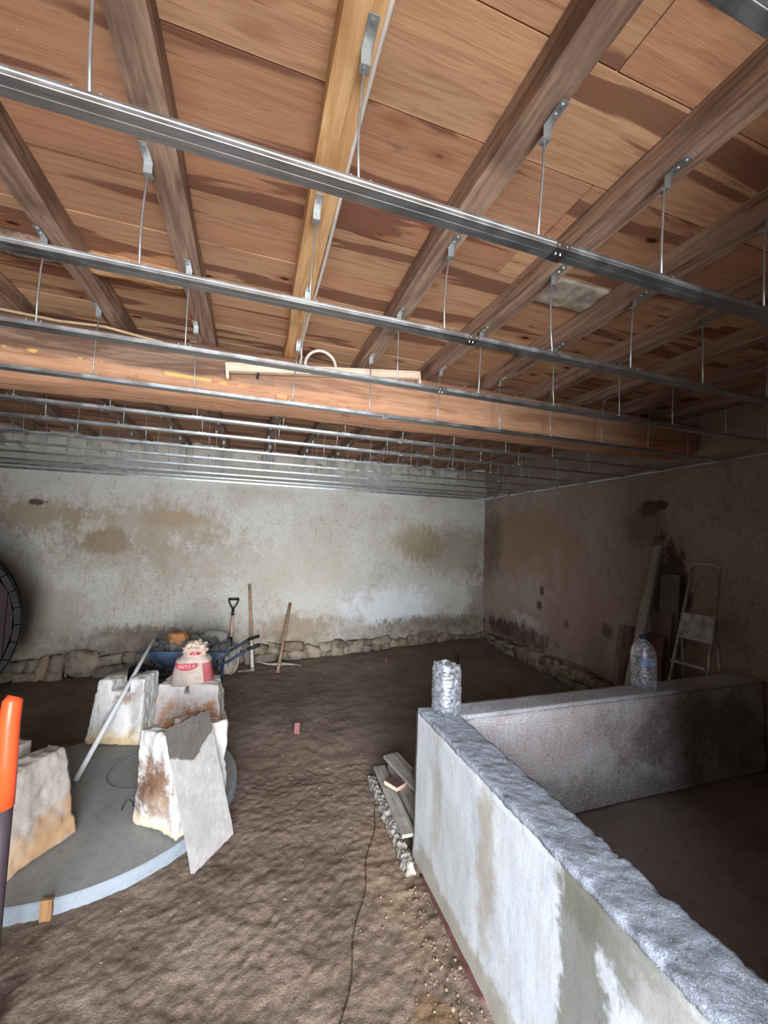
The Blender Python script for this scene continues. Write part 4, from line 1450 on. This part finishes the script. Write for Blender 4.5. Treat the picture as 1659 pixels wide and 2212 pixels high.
# ------------------------------------------------------------------ orange pole at left edge
op = empty('orange_pole', (-.785, 1.8, 0))
tag(op, 'bright orange steel tube handle with a dark lower half, standing at the left edge', 'tool handle')
M_OR = plain('orange_paint', C(226, 78, 38), .35, 0, .12, 10, .05)
bm = B()
tube(bm, [(-.0, 0, .80), (-.002, 0, .95), (-.004, 0, 1.08), (-.002, .004, 1.16), (.002, .01, 1.172)], [.031, .031, .030, .029, .024], 16)
link('orange_tube', bm, M_OR, op, True)
bm = B()
tube(bm, [(.004, 0, .0), (.0, 0, .45), (-.0, 0, .84)], [.026, .028, .0285], 14)
link('dark_tube', bm, plain('dark_grip', C(58, 46, 52), .6), op, True)
bm = B()
tube(bm, [(-.02, .01, 1.10), (-.06, .03, 1.02), (-.11, .05, .90), (-.13, .05, .0)], .012, 10)
link('strut', bm, M_OR, op, True)

# ------------------------------------------------------------------ water jugs
def mat_plastic(name, tint, white):
    m = Mat(name, .15, 0, .5)
    t = m.t
    out = t.nodes['Material Output']
    tr = t.nodes.new('ShaderNodeBsdfTransparent'); tr.inputs[0].default_value = tint
    gl = t.nodes.new('ShaderNodeBsdfGlossy'); gl.inputs['Roughness'].default_value = .12
    df = t.nodes.new('ShaderNodeBsdfDiffuse'); df.inputs[0].default_value = (.8, .84, .92, 1)
    fr_ = t.nodes.new('ShaderNodeLayerWeight'); fr_.inputs[0].default_value = .45
    bmp = t.nodes.new('ShaderNodeBump'); bmp.inputs['Strength'].default_value = .8; bmp.inputs['Distance'].default_value = .006
    vv = m.noise(m.obj, 26, 5, .7, 1.2)
    m.L(vv, bmp.inputs['Height'])
    m.L(bmp.outputs[0], gl.inputs['Normal']); m.L(bmp.outputs[0], fr_.inputs['Normal'])
    m1_ = t.nodes.new('ShaderNodeMixShader'); m.L(m.math('ADD', m.math('MULTIPLY', fr_.outputs['Facing'], .75), .14), m1_.inputs[0])
    m.L(tr.outputs[0], m1_.inputs[1]); m.L(gl.outputs[0], m1_.inputs[2])
    m2_ = t.nodes.new('ShaderNodeMixShader'); m.L(m.ss(m.noise(m.obj, 45, 5, .75), .45, .7, white, white + .35), m2_.inputs[0])
    m.L(m1_.outputs[0], m2_.inputs[1]); m.L(df.outputs[0], m2_.inputs[2])
    m.L(m2_.outputs[0], out.inputs['Surface'])
    return m.m
M_PET = mat_plastic('clear_plastic', (.93, .95, 1, 1), .04)
def jug_bm(prof, seed, square=2.6, crumple=.0, n=40, cap_top=False, rim=0):
    bm = B()
    rows = []
    for r_, z in prof:
        row = []
        for k in range(n):
            a = 2 * math.pi * k / n
            kk = (abs(math.cos(a)) ** square + abs(math.sin(a)) ** square) ** (-1 / square)
            p = Vector((math.cos(a) * 2 + seed, math.sin(a) * 2, z * 22))
            f = 1 + crumple * noise.noise(p)
            zz = z + (rim * noise.noise(Vector((math.cos(a) * 2, math.sin(a) * 2, seed))) if z >= prof[-1][1] - .03 else 0)
            row.append(bm.verts.new((r_ * kk * f * math.cos(a), r_ * kk * f * math.sin(a), zz)))
        rows.append(row)
    for j in range(len(rows) - 1):
        for k in range(n):
            bm.faces.new((rows[j][k], rows[j][(k + 1) % n], rows[j + 1][(k + 1) % n], rows[j + 1][k]))
    bm.faces.new(rows[0][::-1])
    return bm
prof = [(.05, 0), (.070, .004), (.076, .018)]
z = .03
while z < .235:
    prof += [(.0775, z), (.0795, z + .006), (.0775, z + .012), (.0760, z + .016)]
    z += .0215
prof += [(.074, .243), (.070, .256), (.071, .268)]
jug = link('cut_water_jug', jug_bm(prof, 1.5, 2.5, .06, 48, rim=.014), M_PET, None, True)
jug.location = (1.10, 2.125, .802); jug.rotation_euler = (0, 0, .25)
tag(jug, 'clear crinkled plastic water jug with its top cut off, on the tank corner', 'jug')
b2 = empty('water_jug', (2.625, 2.137, .80))
tag(b2, 'clear plastic water jug with a dark blue cap on the tank back rim', 'jug')
prof = [(.05, 0), (.068, .004), (.075, .02)]
z = .03
while z < .20:
    prof += [(.0755, z), (.0765, z + .01), (.0745, z + .018)]
    z += .022
prof += [(.0745, .225), (.070, .262), (.055, .298), (.034, .322), (.022, .332), (.020, .345)]
link('jug_body', jug_bm(prof, 3.5, 2.4, .03, 40), M_PET, b2, True)
bm = B(); tube(bm, [(0, 0, .338), (0, 0, .362)], .0235, 16)
link('cap', bm, plain('dark_blue_cap', C(36, 40, 78), .5), b2, True)
bm = B()
for k in range(8):
    a0 = math.radians(205 + k * 7); a1 = math.radians(205 + (k + 1) * 7)
    r_ = .0795
    q = [bm.verts.new((r_ * math.cos(a), r_ * math.sin(a), zz)) for a, zz in ((a0, .17), (a1, .168), (a1, .222), (a0, .224))]
    bm.faces.new(q)
link('label_sticker', bm, plain('blue_white_label', C(120, 136, 176), .5, 0, .5, 40, 0), b2)

# ------------------------------------------------------------------ boards and ladder at the right wall
fz = .13
def panel(name, yl, yr, ztop, xb, xt, mat, label, cat='board', t=.02, frame=None):
    o = empty(name, ((xb + xt) / 2, (yl + yr) / 2, fz)) if frame else None
    c8 = [(xb, yr, fz), (xb, yl, fz), (xb + t, yl, fz), (xb + t, yr, fz), (xt, yr, ztop), (xt, yl, ztop), (xt + t, yl, ztop), (xt + t, yr, ztop)]
    bm = hexa(c8, (6, 2, 14), amp=.003, freq=6, seed=int(yl * 9))
    if not frame:
        p = link(name, bm, mat)
        tag(p, label, cat)
        return p
    p = link('board', bm, mat, o); loc_(p, o)
    bm = B()
    for (a, b) in frame:
        box(bm, a, b, .002)
    loc_(link('frame_rail', bm, M_DARKBOARD, o), o)
    tag(o, label, cat)
    return o
board('timber_plank', (3.36, 2.965, fz), (3.712, 2.845, 1.80), .085, .03, M_GREYWOOD, 'tall narrow grey plank leaning on the right wall', 'board', up=(-1, 0, .2), seg=30)
M_DIM = plain('dim_greenish_board', C(124, 118, 110), .85, 0, .2, 5)
panel('leaning_panel', 2.84, 2.665, 1.53, 3.60, 3.735, M_DIM, 'tall grey-green panel leaning behind the plank at the right wall', t=.018)
panel('leaning_panel', 2.875, 2.685, 1.18, 3.52, 3.655, plain('taupe_panel', C(116, 100, 90), .85, 0, .2, 5), 'shorter brown panel with a dark edge in front of the tall one', t=.018)
panel('leaning_panel', 2.865, 2.70, .975, 3.455, 3.575, plain('reddish_board', C(110, 74, 74), .8, 0, .4, 5), 'stained reddish board standing nearest, right of the blue-capped jug', t=.02)
panel('leaning_panel', 3.17, 2.95, .98, 3.50, 3.63, M_DARKBOARD, 'dark brown old door-like board, leftmost at the right wall', t=.025)
ld = empty('step_ladder', (3.58, 2.48, fz))
tag(ld, 'paint-spattered aluminium folding step ladder standing at the right wall', 'ladder')
M_AL = plain('paint_spattered_aluminium', C(176, 172, 168), .5, .4, .3, 16, .2)
TL, TR = Vector((3.665, 2.505, 1.60)), Vector((3.665, 2.285, 1.60))
FL_, FR_ = Vector((3.42, 2.66, fz)), Vector((3.47, 2.36, fz))
bm = B(); tube(bm, [FL_, TL], .0125, 10); loc_(link('front_rail', bm, M_AL, ld, True), ld)
bm = B(); tube(bm, [FR_, TR], .0125, 10); loc_(link('front_rail', bm, M_AL, ld, True), ld)
bm = B()
mid = (TL + TR) / 2
pts = [TL, TL + Vector((.002, -.008, .03)), TL + Vector((.004, -.035, .05)), TR + Vector((.004, .035, .05)), TR + Vector((.002, .008, .03)), TR]
tube(bm, pts, .0125, 10); loc_(link('top_hoop', bm, M_AL, ld, True), ld)
for (a, b) in (((3.66, 2.60, 1.20), (3.70, 2.635, fz)), ((3.66, 2.32, 1.22), (3.72, 2.325, fz))):
    bm = B(); tube(bm, [a, b], .011, 8); loc_(link('rear_leg', bm, M_AL, ld, True), ld)
def rung(zc, h, name, depth=.02, flat=False):
    t = (zc - fz) / (1.60 - fz)
    a, b = FL_.lerp(TL, t), FR_.lerp(TR, t)
    bm = B()
    if flat:   # platform plate folded up, facing the room
        t2 = (zc + h - fz) / (1.60 - fz)
        a2, b2_ = FL_.lerp(TL, t2), FR_.lerp(TR, t2)
        off = Vector((-.012, 0, 0))
        c8 = [b + off, a + off, a - off * .2, b - off * .2, b2_ + off, a2 + off, a2 - off * .2, b2_ - off * .2]
        bm = hexa([tuple(v) for v in c8], (4, 1, 4))
        n_ = 24
        for rr_ in (.035, .06, .085):
            cm = (a + b + a2 + b2_) / 4 + off
            ax = (a2 - a).normalized(); ay = (b - a).normalized()
            tube(bm, [cm + ay * rr_ * math.cos(q * 2 * math.pi / n_) + ax * rr_ * math.sin(q * 2 * math.pi / n_) for q in range(n_ + 1)], .0025, 5)
    else:
        c8 = [b + Vector((-depth, 0, 0)), a + Vector((-depth, 0, 0)), a + Vector((.045, 0, 0)), b + Vector((.045, 0, 0))]
        c8 = [tuple(v) for v in c8] + [tuple(v + Vector((0, 0, h))) for v in c8]
        bm = hexa(c8, (6, 2, 1))
    loc_(link(name, bm, M_AL, ld), ld)
rung(1.01, .215, 'platform', flat=True)
rung(.80, .022, 'step', .045)
rung(.58, .022, 'step', .03)
rung(.34, .022, 'step', .03)
